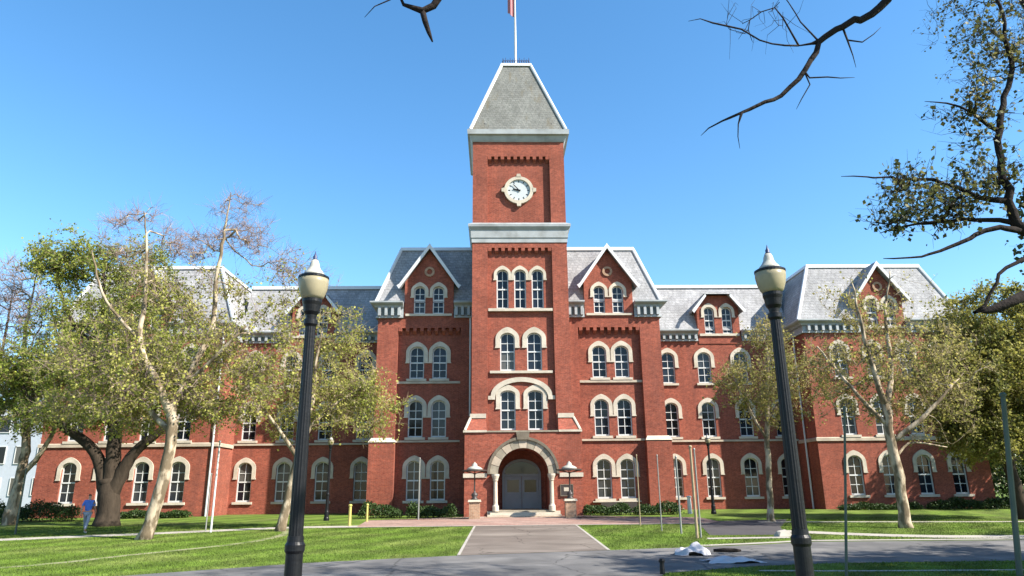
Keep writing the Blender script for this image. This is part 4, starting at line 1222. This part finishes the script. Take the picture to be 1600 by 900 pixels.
# big tree just right of the picture; its limbs reach in from the edge
grow_tree('overhanging_tree', 'dark limbed tree with small new leaves reaching in from the upper right', [
    [(8.6, 9.6, -0.1, 0.55), (8.5, 9.6, 0.8, 0.38), (8.4, 9.6, 2.8, 0.34), (8.2, 9.5, 4.6, 0.30), (8.4, 9.6, 7.0, 0.24), (8.9, 9.8, 10.0, 0.14), (9.2, 10.0, 12.5, 0.04)],
    [(8.2, 9.5, 3.6, 0.16), (7.1, 9.2, 4.30, 0.11), (6.2, 9.05, 4.52, 0.085), (5.7, 9.0, 4.40, 0.07), (5.35, 9.0, 4.26, 0.055), (5.08, 9.0, 4.22, 0.03)],
    [(5.12, 9.0, 4.22, 0.020), (5.30, 9.0, 4.36, 0.020), (5.45, 9.0, 4.66, 0.022), (5.75, 9.02, 4.90, 0.026), (6.3, 9.1, 5.15, 0.03)],
    [(8.3, 9.5, 4.4, 0.17), (7.3, 9.2, 4.95, 0.12), (6.4, 9.0, 5.25, 0.085), (5.95, 9.0, 5.42, 0.075), (5.85, 9.0, 6.0, 0.055), (6.02, 9.05, 7.0, 0.045), (6.45, 9.1, 8.2, 0.035), (6.5, 9.1, 9.6, 0.02)],
    [(5.92, 9.0, 5.40, 0.045), (5.5, 8.95, 5.40, 0.036), (5.0, 8.95, 5.18, 0.028), (4.4, 8.9, 4.98, 0.016), (3.9, 8.9, 4.95, 0.008)],
    [(5.86, 9.0, 5.8, 0.045), (5.45, 9.05, 5.95, 0.034), (4.95, 9.1, 6.20, 0.026), (4.3, 9.1, 6.22, 0.016), (3.6, 9.1, 6.25, 0.007)],
    [(5.90, 9.0, 5.55, 0.04), (5.4, 9.2, 5.62, 0.03), (4.7, 9.3, 5.60, 0.018), (4.2, 9.4, 5.5, 0.008)],
    [(6.0, 9.05, 6.9, 0.035), (5.75, 9.05, 7.15, 0.024), (5.35, 9.0, 7.35, 0.014), (4.95, 9.0, 7.4, 0.006)],
    [(8.4, 9.6, 6.2, 0.16), (9.8, 9.2, 8.0, 0.11), (11.4, 9.0, 9.6, 0.04)],
    [(8.4, 9.6, 7.0, 0.15), (9.0, 11.0, 9.4, 0.11), (9.6, 12.2, 12.0, 0.05)],
    [(8.8, 9.8, 9.0, 0.12), (9.2, 10.8, 12.0, 0.08), (9.4, 11.4, 14.6, 0.03)],
], [(4.95, 9.1, 5.98, 0.95, 0.8, 0.42, 22), (4.6, 9.1, 5.62, 0.7, 0.6, 0.25, 5), (5.75, 9.1, 6.4, 0.55, 0.6, 0.55, 8), (5.7, 9.05, 7.35, 0.65, 0.6, 0.35, 8), (6.35, 9.1, 8.4, 0.55, 0.7, 0.7, 10),
    (10.6, 10.4, 9.6, 2.6, 3.0, 2.6, 26), (11.4, 9.2, 8.6, 2.4, 2.4, 2.4, 12), (10.6, 12.6, 12.2, 2.6, 2.6, 2.0, 44), (9.6, 11.4, 14.8, 3.0, 2.8, 2.0, 44)],
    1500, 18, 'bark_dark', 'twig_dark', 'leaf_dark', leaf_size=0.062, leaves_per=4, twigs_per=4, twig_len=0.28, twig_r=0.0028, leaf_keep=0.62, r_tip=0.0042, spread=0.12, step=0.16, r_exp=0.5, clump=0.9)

# bare tree behind the photographer; two of its boughs hang into the top of the view
grow_tree('bare_overhanging_tree', 'leafless dark boughs hanging into the top of the view', [
    [(5.6, -2.4, -0.1, 0.50), (5.5, -2.4, 1.5, 0.36), (5.2, -2.2, 4.5, 0.30), (4.9, -1.6, 8.0, 0.24), (4.7, -0.5, 11.0, 0.15), (4.4, 0.5, 13.5, 0.05)],
    [(4.9, -1.6, 7.6, 0.18), (4.9, 1.5, 9.4, 0.13), (4.8, 4.6, 9.8, 0.10), (4.5, 6.8, 9.2, 0.075), (4.0, 8.0, 8.35, 0.055), (3.36, 8.0, 7.94, 0.043), (3.02, 8.0, 7.72, 0.040), (2.81, 8.0, 7.40, 0.038), (2.52, 8.0, 7.02, 0.032), (2.33, 8.0, 6.87, 0.028), (1.80, 8.0, 6.61, 0.021), (1.52, 8.0, 6.50, 0.013), (1.28, 8.0, 6.30, 0.006)],
    [(3.02, 8.0, 7.70, 0.020), (2.6, 8.0, 7.62, 0.013), (2.2, 7.95, 7.68, 0.010), (1.6, 7.9, 7.90, 0.012), (1.45, 7.9, 7.98, 0.007), (1.22, 7.9, 7.92, 0.004)],
    [(2.84, 8.0, 7.42, 0.016), (2.72, 8.0, 7.20, 0.012), (3.05, 8.0, 7.14, 0.009), (3.38, 8.0, 7.15, 0.004)],
    [(2.72, 8.0, 7.22, 0.010), (2.72, 8.0, 6.95, 0.008), (2.55, 8.0, 6.68, 0.004)],
    [(3.30, 8.0, 7.90, 0.016), (3.42, 8.0, 7.66, 0.011), (3.62, 8.0, 7.72, 0.008), (3.85, 8.0, 7.92, 0.004)],
    [(3.45, 8.0, 7.66, 0.009), (3.42, 8.0, 7.30, 0.004)],
    [(1.80, 8.0, 6.62, 0.010), (1.78, 8.0, 6.40, 0.008), (1.76, 8.0, 6.12, 0.004)],
    [(4.7, -0.4, 10.6, 0.13), (2.2, 2.0, 11.4, 0.10), (-0.4, 4.6, 10.2, 0.075), (-1.6, 6.4, 8.3, 0.055), (-1.95, 7.0, 7.60, 0.045), (-2.12, 7.0, 7.40, 0.042), (-2.21, 7.0, 7.30, 0.038), (-2.12, 7.0, 7.16, 0.030), (-2.05, 7.0, 6.95, 0.016)],
    [(-2.21, 7.0, 7.30, 0.030), (-2.32, 7.0, 7.42, 0.022), (-2.45, 7.0, 7.62, 0.014), (-2.9, 6.9, 7.9, 0.006)],
    [(-2.40, 7.0, 7.56, 0.012), (-2.62, 7.0, 7.50, 0.008), (-2.84, 7.0, 7.27, 0.004)],
    [(4.9, -1.6, 8.4, 0.16), (7.2, -0.6, 10.6, 0.10), (9.0, 0.4, 12.2, 0.04)],
    [(2.6, 8.0, 7.9, 0.010), (2.45, 8.0, 8.2, 0.007), (2.2, 8.0, 8.1, 0.006), (1.9, 8.0, 7.72, 0.004)],
    [(3.0, 8.0, 7.75, 0.012), (2.7, 8.0, 8.1, 0.008), (2.55, 8.0, 8.6, 0.005)],
], [(2.3, 8.0, 8.0, 0.7, 0.3, 0.3, 0.9), (4.6, 0.5, 12.6, 3.0, 3.0, 1.8, 8), (7.6, 0.0, 11.8, 2.4, 2.2, 1.8, 6), (-0.4, 3.2, 11.6, 2.4, 2.0, 1.0, 4)],
    260, 19, 'bark_dark', 'twig_dark', None, leaves_per=0, twigs_per=3, twig_len=0.35, twig_r=0.003, r_tip=0.0045, step=0.16, r_exp=0.45, up=0.0, clump=0)

# trees along the road, right of the picture; they throw the shade across the road
for k, (x, y, h, sd_, lab) in enumerate(((23.0, 15.5, 13.0, 41, 'leafy roadside tree out of the picture to the right'), (16.2, 14.4, 14.0, 42, 'broad roadside tree close outside the right edge of the picture'), (31.5, 21.0, 13.0, 43, 'leafy lawn tree farther right, out of the picture'))):
    grow_tree('roadside_tree', lab, [
        [(x, y, -0.1, 0.45), (x, y, 1.0, 0.32), (x+0.1, y, h*0.35, 0.26), (x-0.1, y, h*0.7, 0.12), (x, y, h*0.96, 0.03)],
        [(x, y, h*0.25, 0.18), (x-1.8, y+0.4, h*0.5, 0.10), (x-3.2, y+0.6, h*0.7, 0.03)],
        [(x, y, h*0.3, 0.18), (x+1.6, y-0.4, h*0.5, 0.10), (x+3.0, y-0.8, h*0.72, 0.03)]],
        [(x, y, h*0.62, 4.4, 4.4, h*0.30, 40), (x-2.6, y+0.6, h*0.55, 2.4, 2.4, h*0.18, 12), (x+2.4, y-1, h*0.6, 2.4, 2.4, h*0.2, 12)],
        640, sd_, 'bark_brown', 'twig_dark', 'leaf_dark', leaf_size=0.13, leaves_per=12, twigs_per=5, twig_len=0.6, r_tip=0.012)

# ------------------------------------------------------------------ lamps
def street_lamp(name, label, loc, group):
    t = thing(name, label, 'street lamp', loc, 0, group)
    MB().lathe([(0.1606, 0), (0.1606, 0.14), (0.1338, 0.20), (0.1263, 0.48), (0.1071, 0.54), (0.0979, 0.62), (0.0918, 1.38), (0.1071, 1.41), (0.1071, 1.47), (0.0903, 1.50), (0.0857, 1.56)], 24).build('base', 'iron', t, smooth=False)
    MB().lathe([(0.0796, 1.55), (0.0765, 2.2), (0.0658, 3.3), (0.0597, 3.92)], 32, flute=0.06, nf=1).build('shaft', 'iron', t)
    MB().lathe([(0.0574, 3.90), (0.0803, 3.93), (0.0803, 3.98), (0.0612, 4.0), (0.0651, 4.04), (0.0918, 4.08), (0.1033, 4.16), (0.1148, 4.20), (0.1148, 4.235), (0.0842, 4.24)], 24).build('capital', 'iron', t, smooth=False)
    MB().lathe([(0.1076, 4.235), (0.1355, 4.27), (0.1636, 4.35), (0.1777, 4.43), (0.1785, 4.485), (0.1683, 4.49)], 28).build('globe', 'globe', t, smooth=True)
    MB().lathe([(0.1640, 4.488), (0.1820, 4.49), (0.1820, 4.515), (0.1532, 4.532)], 28).build('globe_band', 'iron', t)
    MB().lathe([(0.1375, 4.53), (0.1166, 4.565), (0.0833, 4.605), (0.0625, 4.645), (0.0550, 4.69), (0.0350, 4.735)], 24).build('globe_top', 'globe_cap', t, smooth=True)
    MB().lathe([(0.0382, 4.733), (0.0238, 4.75), (0.0272, 4.775), (0.0136, 4.80), (0.0017, 4.85)], 12).build('finial', 'blue_iron', t, smooth=True)
    return t
L0 = street_lamp('street_lamp', 'tall black lamp post with cream globe nearest the camera, left of the path', (-3.53, 8.2, -0.02), 'black street lamps')
for lab, loc in (('tall black lamp post with cream globe nearest the camera, right of the path', (1.98, 8.05, 0)),
                 ('far black lamp post before the right wing of the hall', (12.0, 44.8, gz(44.8))),
                 ('far black lamp post in the shade before the left wing', (-11.0, 42.6, gz(42.6)))):
    c = copy_tree(L0)
    c.location = loc
    c['label'] = lab

def entrance_lamp(label, loc):
    t = thing('entrance_lamp', label, 'lamp', loc, 0, 'lamps on the entrance pedestals')
    MB().lathe([(0.20, 0), (0.22, 0.05), (0.12, 0.12), (0.20, 0.26), (0.17, 0.34), (0.06, 0.42), (0.045, 0.5), (0.04, 1.40), (0.07, 1.44), (0.05, 1.50)], 14).build('post', 'plaque', t, smooth=True)
    for k in range(8):
        a = 2*math.pi*k/8
        MB().tube([(0.05*math.cos(a), 0.05*math.sin(a), 1.46), (0.40*math.cos(a), 0.40*math.sin(a), 1.54), (0.70*math.cos(a), 0.70*math.sin(a), 1.60)], 0.018, 5).build('bracket_arm', 'plaque', t)
    MB().lathe([(0.70, 1.60), (0.74, 1.61), (0.74, 1.66), (0.60, 1.68), (0.40, 1.69)], 24).build('canopy', 'plaque', t)
    MB().lathe([(0.46, 1.69), (0.44, 1.76), (0.30, 1.84), (0.16, 1.90), (0.14, 2.0), (0.05, 2.08), (0.02, 2.12)], 20).build('lamp_top', 'globe_cap', t, smooth=True)
for s, lab, lab2 in ((-1, 'wide topped lamp on the pedestal left of the entrance steps', 'tan brick pedestal left of the entrance steps'), (1, 'wide topped lamp on the pedestal right of the entrance steps', 'tan brick pedestal right of the entrance steps')):
    x = -2.53 if s < 0 else 3.02
    p = thing('lamp_pedestal', lab2, 'pedestal', (x, 42.6, gz(42.6)), 0, 'entrance pedestals')
    MB().box(-0.31, 0.31, -0.31, 0.31, -0.03, 0.94).build('shaft', 'tan_brick', p)
    MB().frustum((-0.38, 0.38, -0.38, 0.38), 0.942, (-0.35, 0.35, -0.35, 0.35), 1.06).build('cap', 'stone', p)
    entrance_lamp(lab, (x, 42.6, gz(42.6)+1.06))

# ------------------------------------------------------------------ posts and stakes
POST = {}
def post(name, label, cat, x, y, h, r, m, lean=(0, 0), group='thin posts and stakes on the lawns', cap=True):
    t = thing(name, label, cat, (x, y, gz(y)-0.02), 0, group)
    MB().tube([(0, 0, 0), (lean[0]*0.5, lean[1]*0.5, h*0.5), (lean[0], lean[1], h)], [r*1.1, r, r*0.9], 8).build('shaft', m, t)
    if cap: MB().lathe([(r*1.25, 0), (r*1.3, 0.05), (r*0.7, 0.09)], 8, (lean[0], lean[1], h-0.01)).build('cap', m, t)
    return t
post('signal_pole', 'slim dull green pole just right of the right lamp', 'pole', 6.79, 17.35, 3.85, 0.032, 'green_steel', (0.50, 0))
post('signal_pole', 'thick grey green pole at the right edge of the picture', 'pole', 10.56, 16.9, 4.1, 0.062, 'green_steel', (0.45, 0))
post('stake', 'tall wooden stake with worn foot at the corner of the right lawn', 'stake', 6.45, 28.6, 3.45, 0.055, 'tan_wood')
post('stake', 'thin grey stake close beside the tall wooden stake', 'stake', 6.68, 28.9, 3.35, 0.035, 'steel')
post('stake', 'grey stake in the right lawn before the first wing window', 'stake', 6.40, 30.8, 3.1, 0.04, 'steel')
post('stake', 'pale thin stake in the right lawn, third from the path', 'stake', 5.95, 32.4, 3.2, 0.025, 'steel')
post('stake', 'pale thin stake in the right lawn nearest the entrance', 'stake', 5.65, 35.6, 3.3, 0.025, 'tan_wood')
post('stake', 'pale stake before the shaded left bay windows', 'stake', -5.72, 42.3, 3.4, 0.04, 'steel')
post('stake', 'white stake left of the leaning sycamore', 'stake', -14.45, 34.6, 4.1, 0.045, 'paint')
post('stake', 'short grey stake beside the white stake on the left lawn', 'stake', -15.0, 35.4, 2.6, 0.03, 'steel')
post('stake', 'thin green stake at the far left of the lawn', 'stake', -23.5, 34.9, 2.9, 0.04, 'green_steel')
post('marker_post', 'short yellow marker post by the left end of the forecourt', 'post', -8.75, 37.9, 1.0, 0.075, 'yellow')
post('marker_post', 'small yellow marker post near the left hedge', 'post', -8.45, 41.2, 0.9, 0.06, 'yellow')
post('marker_post', 'white marker post on the grass before the right wing', 'post', 10.75, 45.6, 1.0, 0.13, 'paint')
post('bollard', 'tiny black bollard at the near edge of the road', 'bollard', 2.70, 18.2, 0.30, 0.06, 'iron')

# ------------------------------------------------------------------ hedges and shrubs
def shrub(name, label, x0, x1, y, dy, h, seed, m='hedge', cat='hedge', n=None):
    rng = np.random.default_rng(seed)
    L = x1-x0
    z0 = gz(y)
    n = n or int(1500*L)
    t = thing(name, label, cat, ((x0+x1)/2, y, z0), 0, 'clipped hedges and shrubs')
    bx = rng.uniform(-L/2, L/2, n)
    env = h*(0.80+0.16*np.sin(bx*2.1+seed)+0.10*np.sin(bx*5.3+seed*2))*np.clip((L/2-np.abs(bx))/0.35+0.35, 0.3, 1)**0.5
    a = rng.uniform(0, math.pi, n)
    rr = rng.random(n)**0.3
    p = np.stack([bx+rng.normal(size=n)*0.06, -np.cos(a)*rr*dy/2, np.abs(np.sin(a))**0.5*rr*env+0.02], 1)
    leaf_mesh(t, p, rng, 0.085 if h < 2 else 0.26, m, 'foliage')
    st = MB()
    k = max(3, int(L*3))
    for i in range(k):
        x = -L/2+L*(i+0.5)/k+rng.normal()*0.05
        yy = rng.normal()*dy*0.12
        st.tube([(x, yy, -0.05), (x+rng.normal()*0.06, yy, h*0.35), (x+rng.normal()*0.12, yy+rng.normal()*0.1, h*0.7)], [0.02, 0.014, 0.006], 5)
    o = st.build('stems', 'bark_brown', t); o['kind'] = 'stuff'
    return t
shrub('hedge', 'sunlit low hedge left of the shaded bay', -9.4, -7.0, 44.6, 1.2, 0.95, 3)
shrub('hedge', 'dark low hedge in the shade left of the entrance', -6.6, -3.7, 44.4, 1.2, 0.85, 4)
shrub('hedge', 'low hedge under the windows right of the entrance', 4.1, 6.9, 45.0, 1.1, 0.75, 5)
shrub('hedge', 'low hedge at the right end of the forecourt', 7.2, 10.0, 44.9, 1.1, 0.8, 6)
shrub('hedge', 'dark clipped hedge at the left end of the hall', -31.6, -26.6, 45.2, 1.6, 1.25, 7)
shrub('hedge', 'long dark hedge at the far left edge', -39.0, -32.2, 43.4, 2.0, 1.3, 8)
shrub('hedge', 'low dark planting under the pavilion windows behind the spreading tree', -26.0, -20.8, 47.4, 1.0, 0.5, 9)
shrub('hedge', 'low dark planting under the right pavilion windows', 21.2, 26.4, 47.6, 0.9, 0.45, 10)
shrub('shrub', 'tall green shrub at the right edge beyond the pavilion', 31.5, 37.5, 40.0, 3.0, 3.4, 12, cat='shrub', n=14000)
shrub('shrub', 'row of tall shrubs on the horizon beyond the right pavilion', 34.0, 60.0, 66.0, 4.0, 6.5, 13, cat='shrub', n=26000)
shrub('hedge', 'dark planting at the outer end of the right pavilion', 27.0, 33.6, 47.4, 1.2, 0.7, 11)

# ------------------------------------------------------------------ small things
pl = thing('wall_plaque', 'dark framed notice board on the wall right of the entrance', 'sign', (3.05, Yb-0.002, 1.95))
MB().box(-0.36, 0.36, -0.07, 0.0, -0.30, 0.30).build('board', 'plaque', pl)
for x0, x1, z0, z1 in ((-0.40, 0.40, 0.30, 0.35), (-0.40, 0.40, -0.35, -0.30), (-0.40, -0.36, -0.30, 0.30), (0.36, 0.40, -0.30, 0.30)):
    MB().box(x0, x1, -0.09, 0.0, z0, z1).build('frame', 'dark_stone', pl)
MB().box(-0.18, 0.12, -0.085, -0.071, -0.06, 0.16).build('notice', 'stone', pl)

def heap(name, label, x, y, rx, ry, h, seed, m='tarp', cat='tarpaulin'):
    """A crumpled sheet lying in folds on the ground."""
    rng = np.random.default_rng(seed)
    n = 34
    V, F = [], []
    ph = rng.uniform(0, 6.28, 12)
    for j in range(n):
        for i in range(n):
            u, v = -1+2*i/(n-1), -1+2*j/(n-1)
            rr = math.hypot(u, v)
            e = max(0, 1-rr**2*(0.85+0.25*math.sin(3*math.atan2(v, u)+ph[0])))
            fold = 0.62+0.22*math.sin(3*u+2*v+ph[1])+0.14*math.sin(5*u-4*v+ph[2])+0.06*math.sin(11*v+7*u+ph[3])
            z = h*(e**0.5)*max(0.08, fold)+0.012+0.01*math.sin(11*u+ph[4])
            V.append((u*rx*(1+0.12*math.sin(4*v+ph[5])), v*ry*(1+0.12*math.sin(5*u+ph[6])), max(0.014, z)))
    for j in range(n-1):
        for i in range(n-1):
            F.append((j*n+i, j*n+i+1, (j+1)*n+i+1, (j+1)*n+i))
    o = MB().add(V, F).build(name, m, None, (x, y, gz(y)), smooth=True)
    tag(o, label, cat, 'crumpled sheets by the road')
    return o
heap('tarpaulin', 'crumpled white tarpaulin in a heap at the edge of the road', 4.72, 23.0, 0.50, 0.42, 0.40, 1)
heap('tarpaulin', 'flat crumpled white sheet lying on the road near the grass', 5.3, 20.9, 0.72, 0.55, 0.16, 2)
lg = MB()
lg.tube([(-0.40, 0.1, 0.05), (-0.1, 0, 0.065), (0.25, -0.05, 0.06), (0.45, 0.02, 0.045)], [0.045, 0.06, 0.055, 0.03], 8)
tag(lg.build('branch_log', 'bark_dark', None, (6.0, 23.6, gz(23.6)), smooth=True), 'short dark log lying beside the white tarpaulin', 'log')
vs = [(-0.35, 0, 0), (0.3, 0.1, 0), (0.42, -0.25, 0), (-0.2, -0.3, 0), (-0.2, -0.05, 0.2), (0.15, 0.0, 0.26), (0.22, -0.18, 0.2), (-0.1, -0.2, 0.18)]
tag(MB().add(vs, [(3, 2, 1, 0), (4, 5, 6, 7), (0, 1, 5, 4), (1, 2, 6, 5), (2, 3, 7, 6), (3, 0, 4, 7)]).build('kerb_stone', 'concrete', None, (9.9, 29.0, gz(29.0))), 'loose pale stone at the end of the kerb strip', 'stone')

# pale building far off at the left edge
fb = thing('pale_building', 'pale blue grey building far off at the left edge', 'building', (-58.0, 84.0, 0.5))
MB().box(-9, 9, 0, 10, -0.1, 11.5).build('wall', 'pale_wall', fb)
MB().box(-9.3, 9.3, -0.3, 10.3, 11.5, 12.0).build('roof', 'cornice', fb)
for j in range(3):
    for i in range(7):
        x = -7.5+i*2.5
        w = MB()
        for a in ((-0.75, 0.75, 0.0, 0.08), (-0.75, 0.75, 1.92, 2.0), (-0.75, -0.67, 0.08, 1.92), (0.67, 0.75, 0.08, 1.92)):
            w.box(x+a[0], x+a[1], -0.10, -0.002, 1.4+j*3.5+a[2], 1.4+j*3.5+a[3])
        wo_ = w.build('window', 'paint', fb)
        MB().box(x-0.67, x+0.67, -0.05, -0.003, 1.48+j*3.5, 3.32+j*3.5).build('pane', 'glass', wo_)

# ------------------------------------------------------------------ the walker in blue
def skinned(name, verts, edges, radii, m, parent, subs=2, flat=None):
    me = bpy.data.meshes.new(name)
    me.from_pydata(verts, edges, [])
    o = link(name, me, parent)
    md = o.modifiers.new('skin', 'SKIN'); md.use_smooth_shade = True
    for i, r in enumerate(radii):
        sv = me.skin_vertices[0].data[i]
        sv.radius = r if isinstance(r, tuple) else (r, r)
        sv.use_root = (i == 0)
    sb = o.modifiers.new('sub', 'SUBSURF'); sb.levels = subs; sb.render_levels = subs
    me.materials.append(MT[m])
    return o
person = thing('person', 'person in a blue shirt and light trousers walking on the left lawn', 'person', (-20.5, 35.2, gz(35.2)), R(100))
BV, BE, BR_ = [], [], []
def bv(p, r, par=None):
    BV.append(p); BR_.append(r)
    if par is not None: BE.append((par, len(BV)-1))
    return len(BV)-1
pel = bv((0, 0, 0.94), (0.13, 0.10))
wst = bv((0.01, 0, 1.12), (0.125, 0.09), pel)
chs = bv((0.02, 0, 1.32), (0.155, 0.105), wst)
nkb = bv((0.02, 0, 1.47), 0.065, chs)
nkt = bv((0.03, 0, 1.54), 0.055, nkb)
hd1 = bv((0.04, 0, 1.62), (0.078, 0.092), nkt)
hd2 = bv((0.035, 0, 1.72), (0.070, 0.085), hd1)
nose = bv((0.135, 0, 1.63), 0.014, hd1)
for sy, fx, ax in ((1, 0.24, -0.20), (-1, -0.26, 0.22)):
    hip = bv((0, sy*0.095, 0.88), 0.088, pel)
    kn = bv((fx*0.62, sy*0.10, 0.49), 0.058, hip)
    an = bv((fx-(0.10 if fx < 0 else 0.0), sy*0.10, 0.09+(0.05 if fx < 0 else 0)), 0.038, kn)
    to = bv((fx+0.12, sy*0.11, 0.035), 0.036, an)
    sh = bv((0.02, sy*0.18, 1.42), 0.062, chs)
    el = bv((ax*0.45, sy*0.23, 1.16), 0.043, sh)
    wr = bv((ax*1.0+0.06, sy*0.23, 0.94), 0.030, el)
    pm = bv((ax*1.05+0.08, sy*0.23, 0.87), (0.038, 0.02), wr)
    for k in range(4):
        f1 = bv((ax*1.05+0.055+0.018*k, sy*0.225, 0.82), 0.0085, pm)
        bv((ax*1.05+0.06+0.016*k, sy*0.215, 0.775-0.006*(k % 3)), 0.007, f1)
    bv((ax*1.05+0.125, sy*0.215, 0.855), 0.009, pm)
skinned('body', BV, BE, BR_, 'skin', person)
V = [(0, 0, 0.93), (0.01, 0, 1.12), (0.02, 0, 1.33), (0.02, 0, 1.46)]
E_ = [(0, 1), (1, 2), (2, 3)]
r_ = [(0.155, 0.122), (0.15, 0.112), (0.178, 0.125), (0.085, 0.08)]
for sy, ax in ((1, -0.20), (-1, 0.22)):
    k = len(V)
    V += [(0.02, sy*0.18, 1.42), (ax*0.40, sy*0.23, 1.19)]
    r_ += [0.080, 0.062]
    E_ += [(2, k), (k, k+1)]
skinned('shirt', V, E_, r_, 'blue_cloth', person)
V, E_, r_ = [(0, 0, 0.93)], [], [(0.148, 0.118)]
for sy, fx in ((1, 0.24), (-1, -0.26)):
    k = len(V)
    V += [(0, sy*0.095, 0.86), (fx*0.62, sy*0.10, 0.49), (fx-(0.08 if fx < 0 else 0.0), sy*0.10, 0.17)]
    r_ += [0.102, 0.074, 0.058]
    E_ += [(0, k), (k, k+1), (k+1, k+2)]
skinned('trousers', V, E_, r_, 'grey_cloth', person)
skinned('hair', [(0.01, 0, 1.74), (-0.02, 0, 1.66)], [(0, 1)], [(0.080, 0.090), (0.070, 0.075)], 'hair', person)
for sy, fx in ((1, 0.24), (-1, -0.26)):
    skinned('shoe', [(fx-0.03, sy*0.10, 0.05), (fx+0.14, sy*0.11, 0.045)], [(0, 1)], [(0.055, 0.05), (0.045, 0.045)], 'shoe', person, 1)
for sy in (1, -1):
    skinned('eye', [(0.123, sy*0.032, 1.655), (0.130, sy*0.032, 1.655)], [(0, 1)], [0.008, 0.005], 'hair', person, 1)

# ------------------------------------------------------------------ grass blades on the nearer lawns
def inside(poly, x, y):
    p = np.array([q[:2] for q in poly], float)
    c = np.zeros(len(x), bool)
    j = len(p)-1
    for i in range(len(p)):
        t = ((p[i, 1] > y) != (p[j, 1] > y)) & (x < (p[j, 0]-p[i, 0])*(y-p[i, 1])/(p[j, 1]-p[i, 1]+1e-12)+p[i, 0])
        c ^= t
        j = i
    return c
rng = np.random.default_rng(5)
N = 420000
gx = rng.uniform(-27, 24, N)
gy = 15+25*rng.random(N)**1.35
block = [ROAD, [(-2.65, 23.3), (2.55, 24.3), (2.85, 37), (-2.5, 37)], [(-9.6, 36.4), (10.3, 36.3), (10.3, 45), (-9.6, 45)], [(9.4, 38.2), (14.2, 39.1), (11.6, 33.4), (10.4, 29.6), (7.3, 29.8), (8.4, 35.0)],
         ribbon([(-8.2, 37.4), (-12.2, 36.9), (-17.5, 34.0), (-30, 28.5), (-50, 22)], 1.3), ribbon([(10.9, 31.4), (14.2, 28.7), (18.5, 27.6), (32, 27.0)], 1.2), ribbon([(12.0, 37.3), (18, 36.3), (24.5, 35.3), (45, 33)], 0.6),
         [(6.7, 28.0), (9.9, 28.1), (10.0, 28.7), (6.8, 28.6)], [(5.4, 25.3), (32, 25.5), (32, 26.1), (17, 27.0), (10.1, 27.3), (7.3, 26.4)], ribbon([(5.2, 18.6), (7.2, 18.3), (10, 18.1), (16, 17.8)], 0.25)]
kp = np.ones(N, bool)
for b in block: kp &= ~inside(b, gx, gy)
kp &= ~(inside(ribbon([(-24, 15.5), (-15.6, 21.8), (-13.4, 24.9), (-11.0, 29.0), (-10.6, 33.0), (-11.5, 36.0)], 0.42), gx, gy) & (rng.random(N) < 0.75))
gx, gy = gx[kp], gy[kp]
m = len(gx)
gx = gx+rng.normal(size=m)*0.07
gy = gy+rng.normal(size=m)*0.07
zz = 0.02*(np.clip(gy, 22, 48)-22)
hgt = 0.022+0.030*rng.random(m)
an = rng.uniform(0, 6.283, m)
w = 0.007+0.008*rng.random(m)
lx, ly = rng.normal(size=m)*0.025, rng.normal(size=m)*0.025
B0 = np.stack([gx-np.cos(an)*w, gy-np.sin(an)*w, zz-0.005], 1)
B1 = np.stack([gx+np.cos(an)*w, gy+np.sin(an)*w, zz-0.005], 1)
B2 = np.stack([gx+lx, gy+ly, zz+hgt], 1)
V = np.stack([B0, B1, B2], 1).reshape(-1, 3)
go = link('grass', np_mesh('grass', V, np.arange(3*m).reshape(-1, 3), 'blade'))
go['kind'] = 'stuff'
go['label'] = 'short mown green grass of the lawns'
go['category'] = 'grass'
